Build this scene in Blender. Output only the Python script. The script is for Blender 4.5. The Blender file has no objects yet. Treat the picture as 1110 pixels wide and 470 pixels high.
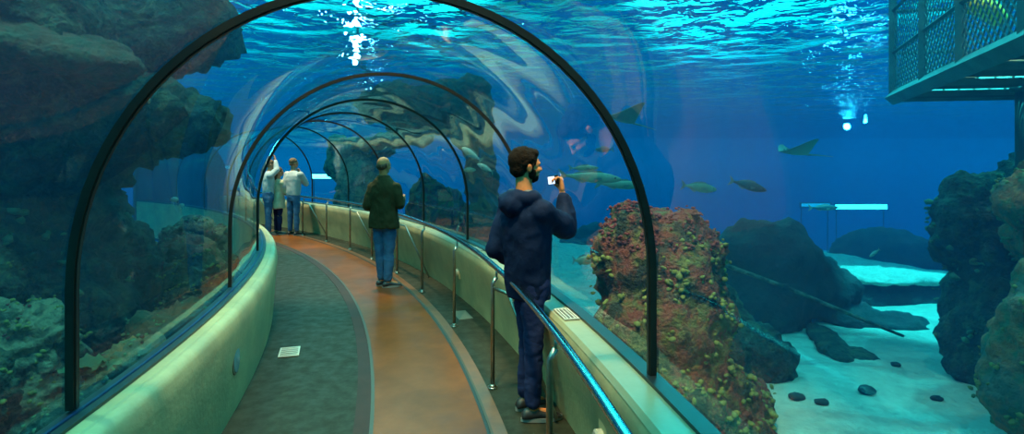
import bpy, bmesh, math, random
from mathutils import Vector, Matrix, noise
random.seed(7)
SC = bpy.context.scene
COL = SC.collection
R = math.radians
CX, CY = -19.13, -0.45           # centre of the bend the tunnel follows
R_IN, R_OUT = 17.59, 20.0        # glass on the inner and the outer side
Z_SURF = 3.9                     # water level
Z_SAND = -1.0
T0, T1 = -12.0, 58.0             # the bend from its start to its end, degrees

def P(r, t, z=0.0):
    return Vector((CX + r * math.cos(R(t)), CY + r * math.sin(R(t)), z))

# ------------------------------------------------------------------ tagging
def tag(o, label=None, cat=None, group=None, kind=None):
    if label: o['label'] = label
    if cat: o['category'] = cat
    if group: o['group'] = group
    if kind: o['kind'] = kind
    return o

def empty(name, loc, rz=0.0):
    o = bpy.data.objects.new(name, None); COL.objects.link(o)
    o.location = loc; o.rotation_euler = (0, 0, rz); o.empty_display_size = 0.2
    return o

def obj(name, bm, m, parent=None, smooth=True, loc=None):
    me = bpy.data.meshes.new(name)
    bm.normal_update(); bm.to_mesh(me); bm.free()
    o = bpy.data.objects.new(name, me); COL.objects.link(o)
    if m is not None: me.materials.append(m)
    if smooth:
        for p in me.polygons: p.use_smooth = True
    if parent is not None: o.parent = parent
    if loc is not None: o.location = loc
    return o

def sharp(o, deg=35):
    me = o.data
    bm = bmesh.new(); bm.from_mesh(me)
    for e in bm.edges:
        if len(e.link_faces) == 2 and e.calc_face_angle(0) > R(deg): e.smooth = False
    bm.to_mesh(me); bm.free()
    return o

# ------------------------------------------------------------------ materials
def _new(name):
    m = bpy.data.materials.new(name); m.use_nodes = True
    nt = m.node_tree
    for n in list(nt.nodes): nt.nodes.remove(n)
    out = nt.nodes.new('ShaderNodeOutputMaterial')
    return m, nt, out

def mat(name, c1, c2=None, rough=0.6, metal=0.0, scale=5.0, bump=0.0, bscale=None, detail=5.0, spec=0.5,
        lo=0.35, hi=0.65, c3=None, c3lo=0.55, c3hi=0.65, c3scale=2.0, coat=0.0, dist=0.02, rough2=None):
    m, nt, out = _new(name)
    N, L = nt.nodes, nt.links
    b = N.new('ShaderNodeBsdfPrincipled')
    L.new(b.outputs[0], out.inputs[0])
    b.inputs['Roughness'].default_value = rough
    b.inputs['Metallic'].default_value = metal
    b.inputs['Specular IOR Level'].default_value = spec
    b.inputs['Coat Weight'].default_value = coat
    b.inputs['Coat Roughness'].default_value = 0.15
    tc = N.new('ShaderNodeTexCoord')
    def noise_ramp(sc, lo_, hi_, off=0.0):
        n = N.new('ShaderNodeTexNoise'); n.inputs['Scale'].default_value = sc
        n.inputs['Detail'].default_value = detail; n.inputs['Roughness'].default_value = 0.6
        mp = N.new('ShaderNodeMapping'); mp.inputs['Location'].default_value = (off, off * .7, off * 1.3)
        L.new(tc.outputs['Object'], mp.inputs[0]); L.new(mp.outputs[0], n.inputs[0])
        r = N.new('ShaderNodeMapRange'); r.inputs[1].default_value = lo_; r.inputs[2].default_value = hi_
        L.new(n.outputs[0], r.inputs[0])
        return r.outputs[0]
    if c2 is None:
        b.inputs['Base Color'].default_value = (*c1, 1)
    else:
        mx = N.new('ShaderNodeMix'); mx.data_type = 'RGBA'
        mx.inputs[6].default_value = (*c1, 1); mx.inputs[7].default_value = (*c2, 1)
        f = noise_ramp(scale, lo, hi); L.new(f, mx.inputs[0])
        col = mx.outputs[2]
        if c3 is not None:
            m3 = N.new('ShaderNodeMix'); m3.data_type = 'RGBA'
            m3.inputs[7].default_value = (*c3, 1)
            L.new(noise_ramp(c3scale, c3lo, c3hi, 7.3), m3.inputs[0]); L.new(col, m3.inputs[6]); col = m3.outputs[2]
        L.new(col, b.inputs['Base Color'])
        if rough2 is not None:
            rr = N.new('ShaderNodeMapRange'); rr.inputs[3].default_value = rough; rr.inputs[4].default_value = rough2
            L.new(f, rr.inputs[0]); L.new(rr.outputs[0], b.inputs['Roughness'])
    if bump > 0:
        n = N.new('ShaderNodeTexNoise'); n.inputs['Scale'].default_value = bscale or scale
        n.inputs['Detail'].default_value = 6; L.new(tc.outputs['Object'], n.inputs[0])
        bp = N.new('ShaderNodeBump'); bp.inputs['Strength'].default_value = bump; bp.inputs['Distance'].default_value = dist
        L.new(n.outputs[0], bp.inputs['Height']); L.new(bp.outputs[0], b.inputs['Normal'])
    return m

def acrylic(name, tint=(0.93, 0.99, 0.98), gain=1.0):
    m, nt, out = _new(name)
    N, L = nt.nodes, nt.links
    tr = N.new('ShaderNodeBsdfTransparent'); tr.inputs[0].default_value = (*tint, 1)
    gl = N.new('ShaderNodeBsdfGlossy'); gl.inputs['Roughness'].default_value = 0.015
    gl.inputs[0].default_value = (0.9, 1, 1, 1)
    tc = N.new('ShaderNodeTexCoord')
    nz = N.new('ShaderNodeTexNoise'); nz.inputs['Scale'].default_value = 0.9; nz.inputs['Detail'].default_value = 1.0
    bp = N.new('ShaderNodeBump'); bp.inputs['Strength'].default_value = 0.35; bp.inputs['Distance'].default_value = 0.05
    L.new(tc.outputs['Object'], nz.inputs[0]); L.new(nz.outputs[0], bp.inputs['Height']); L.new(bp.outputs[0], gl.inputs['Normal'])
    lw = N.new('ShaderNodeLayerWeight'); lw.inputs[0].default_value = 0.5
    # Schlick curve on the facing term, the same from both sides
    pw = N.new('ShaderNodeMath'); pw.operation = 'POWER'; pw.inputs[1].default_value = 4.0
    L.new(lw.outputs['Facing'], pw.inputs[0])
    mr = N.new('ShaderNodeMapRange'); mr.inputs[3].default_value = 0.015 * gain; mr.inputs[4].default_value = 0.85
    L.new(pw.outputs[0], mr.inputs[0])
    mx = N.new('ShaderNodeMixShader')
    L.new(mr.outputs[0], mx.inputs[0]); L.new(tr.outputs[0], mx.inputs[1]); L.new(gl.outputs[0], mx.inputs[2])
    L.new(mx.outputs[0], out.inputs[0])
    return m

def emission(name, c, s):
    m, nt, out = _new(name)
    e = nt.nodes.new('ShaderNodeEmission'); e.inputs[0].default_value = (*c, 1); e.inputs[1].default_value = s
    nt.links.new(e.outputs[0], out.inputs[0]); return m

M = {}
M['concrete'] = mat('cream_concrete', (.50, .47, .26), (.36, .35, .20), rough=.55, scale=3.0, bump=.15, bscale=30, c3=(.28, .32, .20), c3scale=1.3, c3lo=.5, c3hi=.75)
M['ledge'] = mat('ledge_concrete', (.42, .46, .28), (.32, .38, .25), rough=.3, scale=2.4, bump=.1, bscale=20)
M['vinyl'] = mat('grey_vinyl', (.036, .038, .026), (.024, .026, .018), rough=.5, scale=9, bump=.06, bscale=60, rough2=.7, spec=.15)
M['belt'] = mat('brown_belt', (.23, .068, .012), (.15, .045, .008), spec=.10, rough=.28, scale=2.2, bump=.03, bscale=14, rough2=.34, c3=(.12, .045, .03), c3scale=1.1, c3lo=.5, c3hi=.7)
M['strip'] = mat('purple_strip', (.055, .024, .02), (.04, .02, .016), rough=.6, spec=.2, scale=5)
M['border'] = mat('orange_border', (.20, .075, .022), (.13, .05, .018), rough=.35, scale=6)
M['seam'] = mat('dark_seam', (.02, .017, .014), rough=.5)
M['seam_metal'] = mat('seam_metal', (.07, .045, .02), rough=.45)
M['steel'] = mat('brushed_steel', (.52, .56, .56), (.42, .46, .46), rough=.16, metal=1.0, scale=20)
M['post'] = mat('dull_steel', (.36, .36, .31), (.26, .26, .22), rough=.3, metal=.9, scale=12)
M['rib'] = mat('dark_rib', (.010, .008, .007), (.028, .017, .010), rough=.45, scale=3, spec=.3)
M['gasket'] = mat('black_gasket', (.02, .025, .03), rough=.4)
M['blue_seal'] = mat('blue_seal', (.008, .03, .12), rough=.3)
M['acrylic'] = acrylic('clear_acrylic')
M['red_rock'] = mat('red_rock', (.20, .045, .03), (.13, .13, .04), rough=.85, scale=5.5, bump=1, bscale=26, lo=.46, hi=.58, c3=(.02, .024, .015), c3scale=4.4, c3lo=.50, c3hi=.60, dist=.09, detail=9)
M['dark_rock'] = mat('dark_rock', (.010, .026, .032), (.022, .045, .045), rough=.9, scale=3, bump=.8, bscale=12, dist=.06)
M['green_rock'] = mat('green_rock', (.016, .036, .028), (.07, .10, .06), rough=.9, scale=5.5, bump=1, bscale=14, lo=.47, hi=.60, c3=(.085, .045, .028), c3scale=1.3, c3lo=.52, c3hi=.66, dist=.14, detail=9)
M['brown_rock'] = mat('brown_rock', (.15, .075, .04), (.04, .06, .035), rough=.85, scale=5.5, lo=.45, hi=.58, bump=.9, bscale=12, c3=(.05, .07, .05), c3scale=2.0, c3lo=.5, c3hi=.62, dist=.06)
M['pale_rock'] = mat('pale_rock', (.17, .18, .12), (.035, .05, .035), rough=.8, scale=7, lo=.44, hi=.58, bump=1, bscale=16, dist=.05)
M['orange_rock'] = mat('orange_rock', (.42, .14, .05), (.09, .13, .05), rough=.85, scale=5.6, lo=.45, hi=.58, bump=.9, bscale=14, c3=(.07, .10, .07), c3scale=1.7, c3lo=.5, c3hi=.62, dist=.06)
M['sand'] = mat('sand', (.62, .62, .52), (.48, .50, .43), rough=.9, scale=4, bump=.9, bscale=5, dist=.12, c3=(.30, .34, .30), c3scale=1.1, c3lo=.55, c3hi=.72)
M['sponge_y'] = mat('yellow_sponge', (.20, .20, .045), (.12, .15, .04), rough=.8, scale=9, bump=.5)
M['sponge_r'] = mat('red_algae', (.20, .03, .03), (.12, .028, .03), rough=.85, scale=9, bump=.5)
M['coral_g'] = mat('green_coral', (.05, .20, .13), (.16, .20, .08), rough=.8, scale=5, bump=.5)

# ------------------------------------------------------------------ mesh helpers
def sweep(sec, t0, t1, n, close=True, caps=True, flip=False, bm=None):
    """sweep a section [(r, z), ...] along the bend"""
    bm = bm or bmesh.new()
    rings = []
    for i in range(n + 1):
        t = t0 + (t1 - t0) * i / n
        rings.append([bm.verts.new(P(r, t, z)) for r, z in sec])
    k = len(sec)
    for i in range(n):
        for j in range(k if close else k - 1):
            a, b = rings[i][j], rings[i][(j + 1) % k]
            c, d = rings[i + 1][(j + 1) % k], rings[i + 1][j]
            bm.faces.new((a, b, c, d) if not flip else (d, c, b, a))
    if close and caps:
        bm.faces.new(rings[0][::-1] if not flip else rings[0]); bm.faces.new(rings[-1] if not flip else rings[-1][::-1])
    bmesh.ops.recalc_face_normals(bm, faces=bm.faces) if (close and caps and not flip) else None
    return bm

def box(bm, c, s, rot=None):
    M4 = Matrix.Translation(Vector(c)) @ (rot.to_4x4() if rot is not None else Matrix()) @ Matrix.Diagonal((*s, 1))
    return bmesh.ops.create_cube(bm, size=1.0, matrix=M4)['verts']

def bevel(bm, w, seg=2):
    bmesh.ops.bevel(bm, geom=list(bm.edges), offset=w, segments=seg, affect='EDGES', profile=.6)

def tube(bm, pts, rad, seg=12, caps=True, flat=None, side=None):
    """loft rings along pts; rad: float or list of float / (a, b); a is measured along `side`"""
    pts = [Vector(p) for p in pts]; n = len(pts)
    rad = rad if isinstance(rad, (list, tuple)) else [rad] * n
    rings = []; prev = Vector(side) if side is not None else None
    for i, p in enumerate(pts):
        d = (pts[min(i + 1, n - 1)] - pts[max(i - 1, 0)]).normalized()
        if prev is None:
            prev = Vector((1, 0, 0)) if abs(d.x) < .8 else Vector((0, 1, 0))
        a = (prev - d * prev.dot(d)).normalized(); b = d.cross(a)
        if side is None: prev = a
        ra, rb = rad[i] if isinstance(rad[i], (list, tuple)) else (rad[i], rad[i])
        rings.append([bm.verts.new(p + a * (ra * math.cos(2 * math.pi * k / seg)) + b * (rb * math.sin(2 * math.pi * k / seg))) for k in range(seg)])
    for i in range(n - 1):
        for k in range(seg):
            bm.faces.new((rings[i][k], rings[i][(k + 1) % seg], rings[i + 1][(k + 1) % seg], rings[i + 1][k]))
    if caps:
        bm.faces.new(rings[0][::-1]); bm.faces.new(rings[-1])
    return bm

def blob(bm, c, s, sub=3, rot=None):
    M4 = Matrix.Translation(Vector(c)) @ (rot.to_4x4() if rot is not None else Matrix()) @ Matrix.Diagonal((*s, 1))
    return bmesh.ops.create_icosphere(bm, subdivisions=sub, radius=1.0, matrix=M4)['verts']

def capsule(bm, a, b, ra, rb, seg=14):
    """tapered limb with round ends"""
    a, b = Vector(a), Vector(b); d = (b - a).normalized()
    pts, rad = [], []
    for k in range(5):
        u = math.pi / 2 * (1 - k / 4); pts.append(a - d * ra * math.sin(u) * .999); rad.append(max(ra * math.cos(u), .001))
    for k in range(1, 5):
        u = math.pi / 2 * (k / 4); 
        if k == 1: pts.append(b); rad.append(rb)
        pts.append(b + d * rb * math.sin(u) * .999); rad.append(max(rb * math.cos(u), .001))
    tube(bm, pts, rad, seg)

def remesh(o, vox, smooth_it=4):
    m = o.modifiers.new('remesh', 'REMESH'); m.mode = 'VOXEL'; m.voxel_size = vox; m.use_smooth_shade = True
    if smooth_it:
        s = o.modifiers.new('smooth', 'SMOOTH'); s.factor = .5; s.iterations = smooth_it
    return o

def fbm(p, oct=5):
    v = 0; a = 1; 
    for _ in range(oct):
        v += a * noise.noise(p); p = p * 2.03 + Vector((3.1, 1.7, 9.2)); a *= .52
    return v

def bake(o):
    """apply the modifiers of o to its mesh"""
    dg = bpy.context.evaluated_depsgraph_get(); dg.update()
    me = bpy.data.meshes.new_from_object(o.evaluated_get(dg))
    o.modifiers.clear(); old = o.data; o.data = me
    me.name = o.name
    bpy.data.meshes.remove(old)
    return o

def rock(name, blobs, m, vox=.09, amp=.25, freq=1.2, fine=.05, label=None, cat='rock', group=None, seed=0, strata=0.0):
    bm = bmesh.new()
    base = Vector(blobs[0][0]); base.z = min(b[0][2] - b[1][2] for b in blobs)
    for b in blobs:
        rot = Matrix.Rotation(R(b[2]), 3, 'Z') if len(b) > 2 and not isinstance(b[2], (tuple, list)) else None
        if len(b) > 2 and isinstance(b[2], (tuple, list)):
            rot = Matrix.Rotation(R(b[2][0]), 3, 'Z') @ Matrix.Rotation(R(b[2][1]), 3, 'Y')
        blob(bm, Vector(b[0]) - base, b[1], 3, rot)
    o = obj(name, bm, m); o.location = base
    remesh(o, vox, 3); bake(o)
    sd = Vector((seed * 5.3, seed * 2.1, seed * 8.7))
    me = o.data
    nr = [v.normal.copy() for v in me.vertices]
    for v, n in zip(me.vertices, nr):
        w = v.co + base
        d = amp * fbm(w * freq + sd, 4) + fine * fbm(w * freq * 6 + sd, 3)
        # blocky, faceted look: ridges
        d += amp * .5 * (abs(noise.noise(w * freq * 2.2 + sd)) - .25)
        if strata: d += strata * math.sin(w.z * 9 + 2.5 * noise.noise(w * 1.1 + sd))
        v.co += n * d
    for p in me.polygons: p.use_smooth = True
    if label: tag(o, label, cat, group)
    return o

def growth(rk, n, m, size, name, seed=1, zmin=None, cond=None):
    """encrusting lumps on a rock, one part"""
    rnd = random.Random(seed); me = rk.data; bm = bmesh.new()
    vs = [v for v in me.vertices if cond is None or cond(v.co + rk.location, v.normal)]
    if not vs: bm.free(); return
    for _ in range(int(n * 1.8)):
        v = rnd.choice(vs); c = v.co - v.normal * size * .25
        for k in range(rnd.randint(3, 6)):
            s = size * rnd.uniform(.25, .7)
            q = c + Vector((rnd.uniform(-1, 1), rnd.uniform(-1, 1), rnd.uniform(-1, 1))) * size * 1.1
            blob(bm, q, (s, s, s * .8), 1)
    for v in bm.verts:
        v.co += v.co.normalized() * .0 + Vector((noise.noise(v.co * 14), noise.noise(v.co * 14 + Vector((5, 5, 5))), noise.noise(v.co * 14 + Vector((9, 1, 3))))) * size * .5
    o = obj(name, bm, m, rk); o['kind'] = 'stuff'
    return o

# ================================================================== THE TUNNEL
# profile of the acrylic: upright for half a metre, then a half circle
Z_LEDGE = 0.70
Z_SPRING = 1.20
RM, HALF = (R_IN + R_OUT) / 2, (R_OUT - R_IN) / 2
def arch(off=0.0, n=28, z0=Z_LEDGE):
    h = HALF + off
    pts = [(RM + h, z0), (RM + h, (z0 + Z_SPRING) / 2)]
    for i in range(n + 1):
        a = math.pi * i / n
        pts.append((RM + h * math.cos(a), Z_SPRING + h * 1.03 * math.sin(a)))
    pts += [(RM - h, (z0 + Z_SPRING) / 2), (RM - h, z0)]
    return pts

# floor: one slab with the grey vinyl on it, the walkway lies on it
fl = obj('floor', sweep([(17.60, 0), (20.02, 0), (20.02, -.25), (17.60, -.25)], T0, T1, 170), M['vinyl'], smooth=False)
tag(fl, kind='structure', label='grey green vinyl tunnel floor')

wl = obj('wall_left', sweep([(17.585, -.2), (17.72, -.2), (17.745, .0), (17.77, .35), (17.79, .58), (17.78, .66), (17.755, .695), (17.72, Z_LEDGE), (17.585, Z_LEDGE)][::-1], T0, T1, 170), M['concrete'])
sharp(wl, 50); tag(wl, kind='structure', label='low cream concrete wall on the inside of the bend')
wr = obj('wall_right', sweep([(20.03, -.2), (19.93, -.2), (19.92, .0), (19.86, .35), (19.80, .60), (19.80, .66), (19.82, .695), (19.85, Z_LEDGE), (20.03, Z_LEDGE)], T0, T1, 170), M['concrete'])
sharp(wr, 50); tag(wr, kind='structure', label='low cream concrete wall on the outside of the bend')
# smooth sill tops
t1 = obj('trim_1', sweep([(19.81, Z_LEDGE - .012), (19.83, Z_LEDGE + .012), (19.955, Z_LEDGE + .012), (19.955, Z_LEDGE - .012)], T0, T1, 170), M['ledge'], smooth=False)
tag(t1, kind='structure', label='pale green sill on top of the outer wall')
t2 = obj('trim_2', sweep([(17.665, Z_LEDGE - .012), (17.665, Z_LEDGE + .006), (17.715, Z_LEDGE + .006), (17.74, Z_LEDGE - .012)], T0, T1, 170), M['concrete'], smooth=False)
tag(t2, kind='structure', label='pale green sill on top of the inner wall')
# gaskets holding the glass
t3 = obj('trim_3', sweep([(19.955, Z_LEDGE - .01), (19.955, Z_LEDGE + .03), (20.03, Z_LEDGE + .03), (20.03, Z_LEDGE - .01)], T0, T1, 170), M['gasket'], smooth=False)
tag(t3, kind='structure', label='black gasket along the outer glass')
t4 = obj('trim_4', sweep([(17.575, Z_LEDGE - .01), (17.575, Z_LEDGE + .02), (17.665, Z_LEDGE + .02), (17.665, Z_LEDGE - .01)], T0, T1, 170), M['gasket'], smooth=False)
tag(t4, kind='structure', label='black gasket along the inner glass')
t5 = obj('trim_5', sweep([(17.615, Z_LEDGE + .02), (17.615, Z_LEDGE + .028), (17.628, Z_LEDGE + .028), (17.628, Z_LEDGE + .02)], T0, T1, 170), M['blue_seal'], smooth=False)
tag(t5, kind='structure', label='blue sealing bead along the inner glass')

RIBS = [2.0, 8.6, 15.7, 21.8, 27.6, 33.3, 39.0, 44.7, 50.6]
# acrylic panels, one per bay
edges = [T0] + RIBS + [T1]
for i in range(len(edges) - 1):
    a, b = edges[i], edges[i + 1]
    o = obj('window_%d' % (i + 1), sweep(arch(.0), a, b, max(4, int((b - a) * 1.6)), close=False, caps=False), M['acrylic'])
    tag(o, kind='structure', label='curved clear acrylic panel of the tunnel')
# ribs
rib_labels = {
    8.6: 'largest dark metal arch rib, rising from the wall sills just ahead',
    15.7: 'second dark metal arch rib, passing behind the head of the man in navy',
    21.8: 'third thin dark arch rib, ending on the wall between the two men',
    27.6: 'fourth thin arch rib, standing on the sill past the man in green',
    33.3: 'fifth thin arch rib, passing above the head of the man in green',
    39.0: 'sixth thin arch rib, between the man in green and the far couple',
    44.7: 'seventh small arch rib, just past the man in the pale sweater',
}
for t in RIBS:
    if t < 8 or t > 51: continue
    w = .028
    rt = empty('arch_rib', P(RM, t, Z_LEDGE + .03))
    tag(rt, rib_labels.get(t, 'farthest small arch rib, beyond the couple at the end of the bend'), 'arch rib', 'dark arch ribs of the tunnel')
    def band(o0, o1, ww):
        bm = bmesh.new(); A, B = arch(o0, 40, Z_LEDGE + .03), arch(o1, 40, Z_LEDGE + .03); rings = []
        for (ra, za), (rb, zb) in zip(A, B):
            dt = math.degrees(ww / 2 / RM)
            rings.append([bm.verts.new(P(ra, t - dt, za)), bm.verts.new(P(ra, t + dt, za)), bm.verts.new(P(rb, t + dt, zb)), bm.verts.new(P(rb, t - dt, zb))])
        for i in range(len(rings) - 1):
            for k in range(4):
                bm.faces.new((rings[i][k], rings[i][(k + 1) % 4], rings[i + 1][(k + 1) % 4], rings[i + 1][k]))
        bm.faces.new(rings[0][::-1]); bm.faces.new(rings[-1])
        bmesh.ops.recalc_face_normals(bm, faces=bm.faces)
        bmesh.ops.translate(bm, verts=bm.verts, vec=-P(RM, t, Z_LEDGE + .03))
        return bm
    sharp(obj('rib_band', band(-.020 if t < 9 else -.012, .011, .040 if t < 9 else .026), M['rib'], rt))
    sharp(obj('seal_strip', band(-.024 if t < 9 else -.015, -.020 if t < 9 else -.012, .018), M['gasket'], rt))

# moving walkway
mw = empty('moving_walkway', P(19.0, 14, 0))
tag(mw, 'glossy brown moving walkway belt curving along the tunnel floor', 'walkway')
def seg(name, r0, r1, z1, m, z0=0.0, n=170):
    bm = sweep([(r0, z0), (r0, z1), (r1, z1), (r1, z0)], T0, T1, n)
    bmesh.ops.translate(bm, verts=bm.verts, vec=-mw.location)
    return obj(name, bm, m, mw, smooth=False)
seg('belt', 18.675, 19.375, .006, M['belt'])
seg('inner_edge_strip', 18.55, 18.65, .005, M['strip'])
seg('inner_seam', 18.65, 18.675, .010, M['seam_metal'])
seg('outer_seam', 19.375, 19.395, .008, M['seam'])
seg('seam_rail', 19.395, 19.412, .012, M['seam_metal'])
seg('outer_border', 19.412, 19.50, .005, M['border'])

# ------------------------------------------------------------------ handrail
RR = 19.57; ZR = .905
hr = empty('handrail', P(RR, 14, 0))
tag(hr, 'shiny steel handrail on slim posts along the outer wall', 'handrail')
bm = bmesh.new(); n = 220
tube(bm, [P(RR, -6 + 63 * i / n, ZR) - hr.location for i in range(n + 1)], .021, 14)
obj('rail', bm, M['steel'], hr)
def post(t, brace):
    bm = bmesh.new(); o = hr.location
    p0, p1 = P(19.54, t, 0) - o, P(RR, t, ZR - .02) - o
    tube(bm, [p0, p0 + Vector((0, 0, ZR - .12)), p1 + Vector((0, 0, -.05))], .0165, 12)
    tube(bm, [p1 + Vector((0, 0, -.06)), p1], .009, 8)
    pp = obj('post', bm, M['post'], hr)
    bm = bmesh.new(); tube(bm, [p0, p0 + Vector((0, 0, .012))], .04, 16); tube(bm, [p0 + Vector((0, 0, .012)), p0 + Vector((0, 0, .03))], [.03, .019], 16)
    obj('foot_flange', bm, M['post'], pp)
    if brace:
        bm = bmesh.new()
        q1 = P(RR - .0, t - .02, ZR - .16) - o; q2 = P(RR + .06, t - .4, ZR - .17) - o
        q3 = P(19.84, t - 1.9, .03) - o
        tube(bm, [p0 + Vector((0, 0, ZR - .15)), q2, q2.lerp(q3, .12), q3], .013, 10)
        obj('brace', bm, M['post'], hr)
POSTS = [(4.2, 0), (8.9, 0), (13.7, 1), (18.5, 0), (23.3, 0), (27.3, 1), (31.5, 0), (35.2, 1), (39.2, 0), (43.2, 1), (47.2, 0), (51.2, 1)]
for t, b in POSTS: post(t, b)

# ------------------------------------------------------------------ small fittings
def frame_at(r, t, z, rz=0.0):
    return Matrix.Translation(P(r, t, z)) @ Matrix.Rotation(R(t + rz), 4, 'Z')
M['white_plate'] = mat('pale_plate', (.62, .68, .62), rough=.35)
M['slot'] = mat('dark_slot', (.03, .035, .03), rough=.7)
def grille(name, r, t, z, w, l, nslots, label, cat, rz=0, group=None, m=None):
    rt = empty(name, P(r, t, z), R(t + rz)); tag(rt, label, cat, group)
    bm = bmesh.new(); box(bm, (0, 0, .003), (w, l, .006)); bevel(bm, .002, 1); obj('plate', bm, M['slot'], rt, smooth=False)
    bm = bmesh.new()
    for i in range(nslots + 1):
        y = -l / 2 + l * i / nslots
        y = max(-l / 2 + .006, min(l / 2 - .006, y))
        box(bm, (0, y, .009), (w, l / nslots * .38, .007))
    box(bm, (-w / 2 + .006, 0, .009), (.012, l, .008)); box(bm, (w / 2 - .006, 0, .009), (.012, l, .008))
    obj('bars', bm, m or M['white_plate'], rt, smooth=False)
    return rt
grille('air_grille', 19.895, 11.7, Z_LEDGE + .012, .25, .10, 4, 'slotted grille set in the outer sill beside the man in navy', 'vent', group='slotted sill grilles', rz=90)
grille('air_grille', 19.89, 19.8, Z_LEDGE + .012, .26, .10, 4, 'small slotted grille in the outer sill at the third rib', 'vent', group='slotted sill grilles', rz=90)
grille('floor_drain', 17.97, 17.5, .0, .17, .24, 5, 'white barred floor drain by the inner wall', 'drain')
def plate(name, r, t, z, w, l, label, cat, m):
    rt = empty(name, P(r, t, z), R(t)); tag(rt, label, cat)
    bm = bmesh.new(); box(bm, (0, 0, .004), (w, l, .006)); bevel(bm, .002, 1); o = obj('glint', bm, m, rt, smooth=False)
    for sx in (-1, 1):
        for sy in (-1, 1):
            bm = bmesh.new(); tube(bm, [(sx * w * .42, sy * l * .42, .007), (sx * w * .42, sy * l * .42, .0095)], .006, 8)
            obj('screw', bm, M['post'], rt)
M['glint'] = mat('grey_glint', (.14, .18, .16), rough=.3)
plate('floor_glint', 19.72, 19.6, 0, .16, .34, 'added grey cover plate in the floor behind the posts', 'cover plate', M['glint'])  # paler plate put in for light reflected on the floor
# round discs in the walls
M['blue_disc'] = mat('blue_disc', (.16, .36, .42), (.10, .28, .34), rough=.25, scale=20)
def wall_disc(r, t, z, rad, label, outer=False, m=None, name='wall_light'):
    rt = empty(name, P(r, t, z), R(t + (180 if outer else 0))); tag(rt, label, 'wall light' if name == 'wall_light' else 'socket')
    bm = bmesh.new(); tube(bm, [(-.03, 0, 0), (.004, 0, 0), (.007, 0, 0)], [rad * 1.0, rad, rad * .9], 28); sharp(obj('ring', bm, M['post'], rt))
    bm = bmesh.new(); tube(bm, [(.004, 0, 0), (.009, 0, 0), (.011, 0, 0)], [rad * .86, rad * .84, rad * .7], 28); sharp(obj('lens', bm, m or M['blue_disc'], rt))
wall_disc(17.768, 13.6, .37, .095, 'round blue disc light set in the inner wall')
# socket box low on the outer wall near the man's shoes
M['offwhite'] = mat('offwhite_plastic', (.55, .58, .48), rough=.4)
def socket(t, z, s, label):
    rt = empty('wall_socket', P(19.875, t, z), R(t + 180)); tag(rt, label, 'socket', 'round socket boxes on the outer wall')
    bm = bmesh.new(); box(bm, (0, 0, 0), (.05, .13 * s, .20 * s)); bevel(bm, .012, 2); obj('box', bm, M['concrete'], rt)
    bm = bmesh.new(); tube(bm, [(.02, 0, 0), (.055, 0, 0), (.062, 0, 0)], [.055 * s, .055 * s, .045 * s], 24); sharp(obj('round_cap', bm, M['offwhite'], rt))
    bm = bmesh.new(); tube(bm, [(.06, 0, 0), (.067, 0, 0)], [.02 * s, .018 * s], 16); sharp(obj('plug', bm, M['slot'], rt))
socket(9.4, .30, 1.0, 'round socket box low on the wall by the shoes of the man in navy')
socket(21.6, .34, .8, 'small round socket box on the wall between the two men')

# end walls of the bend, dark, far outside the view
def end_wall(t, name, s):
    bm = bmesh.new(); pts = arch(.03, 28, -.2)
    v = [bm.verts.new(P(r, t, z)) for r, z in pts]; w = [bm.verts.new(P(r, t + s, z)) for r, z in pts]
    bm.faces.new(v); bm.faces.new(w[::-1])
    for i in range(len(v)): bm.faces.new((v[i], w[i], w[(i + 1) % len(v)], v[(i + 1) % len(v)]))
    bmesh.ops.recalc_face_normals(bm, faces=bm.faces)
    o = obj(name, bm, mat(name, (.03, .05, .06), rough=.7), smooth=False); tag(o, kind='structure', label='dark end of the tunnel'); return o
end_wall(T0 - .4, 'wall_back', .4); end_wall(T1, 'wall_far', .4)

# ================================================================== THE TANK
def sand_h(x, y):
    p = Vector((x, y, 0))
    h = Z_SAND + .10 * noise.noise(p * .35) + .05 * noise.noise(p * 1.3) + .015 * noise.noise(p * 5)
    h += .16 * max(0, (y - 8) / 6) if x > 0 and y > 8 else 0
    q = math.hypot(x + 4, y - 4)
    if q > 17: h -= 4.5 * min(1, (q - 17) / 9) ** 1.2
    return h
bm = bmesh.new(); nx, ny = 240, 220; X0, X1, Y0, Y1 = -34, 30, -9, 40
vs = [[bm.verts.new((X0 + (X1 - X0) * i / nx, Y0 + (Y1 - Y0) * j / ny, 0)) for i in range(nx + 1)] for j in range(ny + 1)]
for row in vs:
    for v in row: v.co.z = sand_h(v.co.x, v.co.y)
for j in range(ny):
    for i in range(nx): bm.faces.new((vs[j][i], vs[j][i + 1], vs[j + 1][i + 1], vs[j + 1][i]))
o = obj('sand_ground', bm, M['sand']); tag(o, kind='structure', label='pale sandy bottom of the aquarium')

def asp(o, par, lab=None):
    o.parent = par; o.location = o.location - par.location
    for k in ('label', 'category', 'group'):
        if k in o: del o[k]
    if lab: o['label'] = lab
# the red rock close to the outer glass
rr = rock('red_rock', [((1.45, 5.3, .05), (.62, .6, 1.05)), ((1.12, 5.25, .70), (.34, .42, .66)), ((1.5, 5.4, .80), (.52, .45, .48)),
    ((1.02, 5.0, -.2), (.36, .42, .75)), ((1.75, 5.5, .2), (.42, .5, .72)), ((1.95, 5.2, -.65), (.46, .5, .5)), ((1.25, 4.6, -.6), (.6, .5, .5)), ((2.15, 5.6, -.8), (.5, .5, .4))],
    M['red_rock'], vox=.045, amp=.11, freq=1.9, fine=.035, label='tall red and brown algae covered rock just outside the outer glass', seed=1)
growth(rr, 230, M['sponge_y'], .05, 'yellow_sponge', 3, cond=lambda p, n: p.z < 1.0)
growth(rr, 150, M['sponge_r'], .035, 'red_algae', 4, cond=lambda p, n: p.z > .9)
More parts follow.
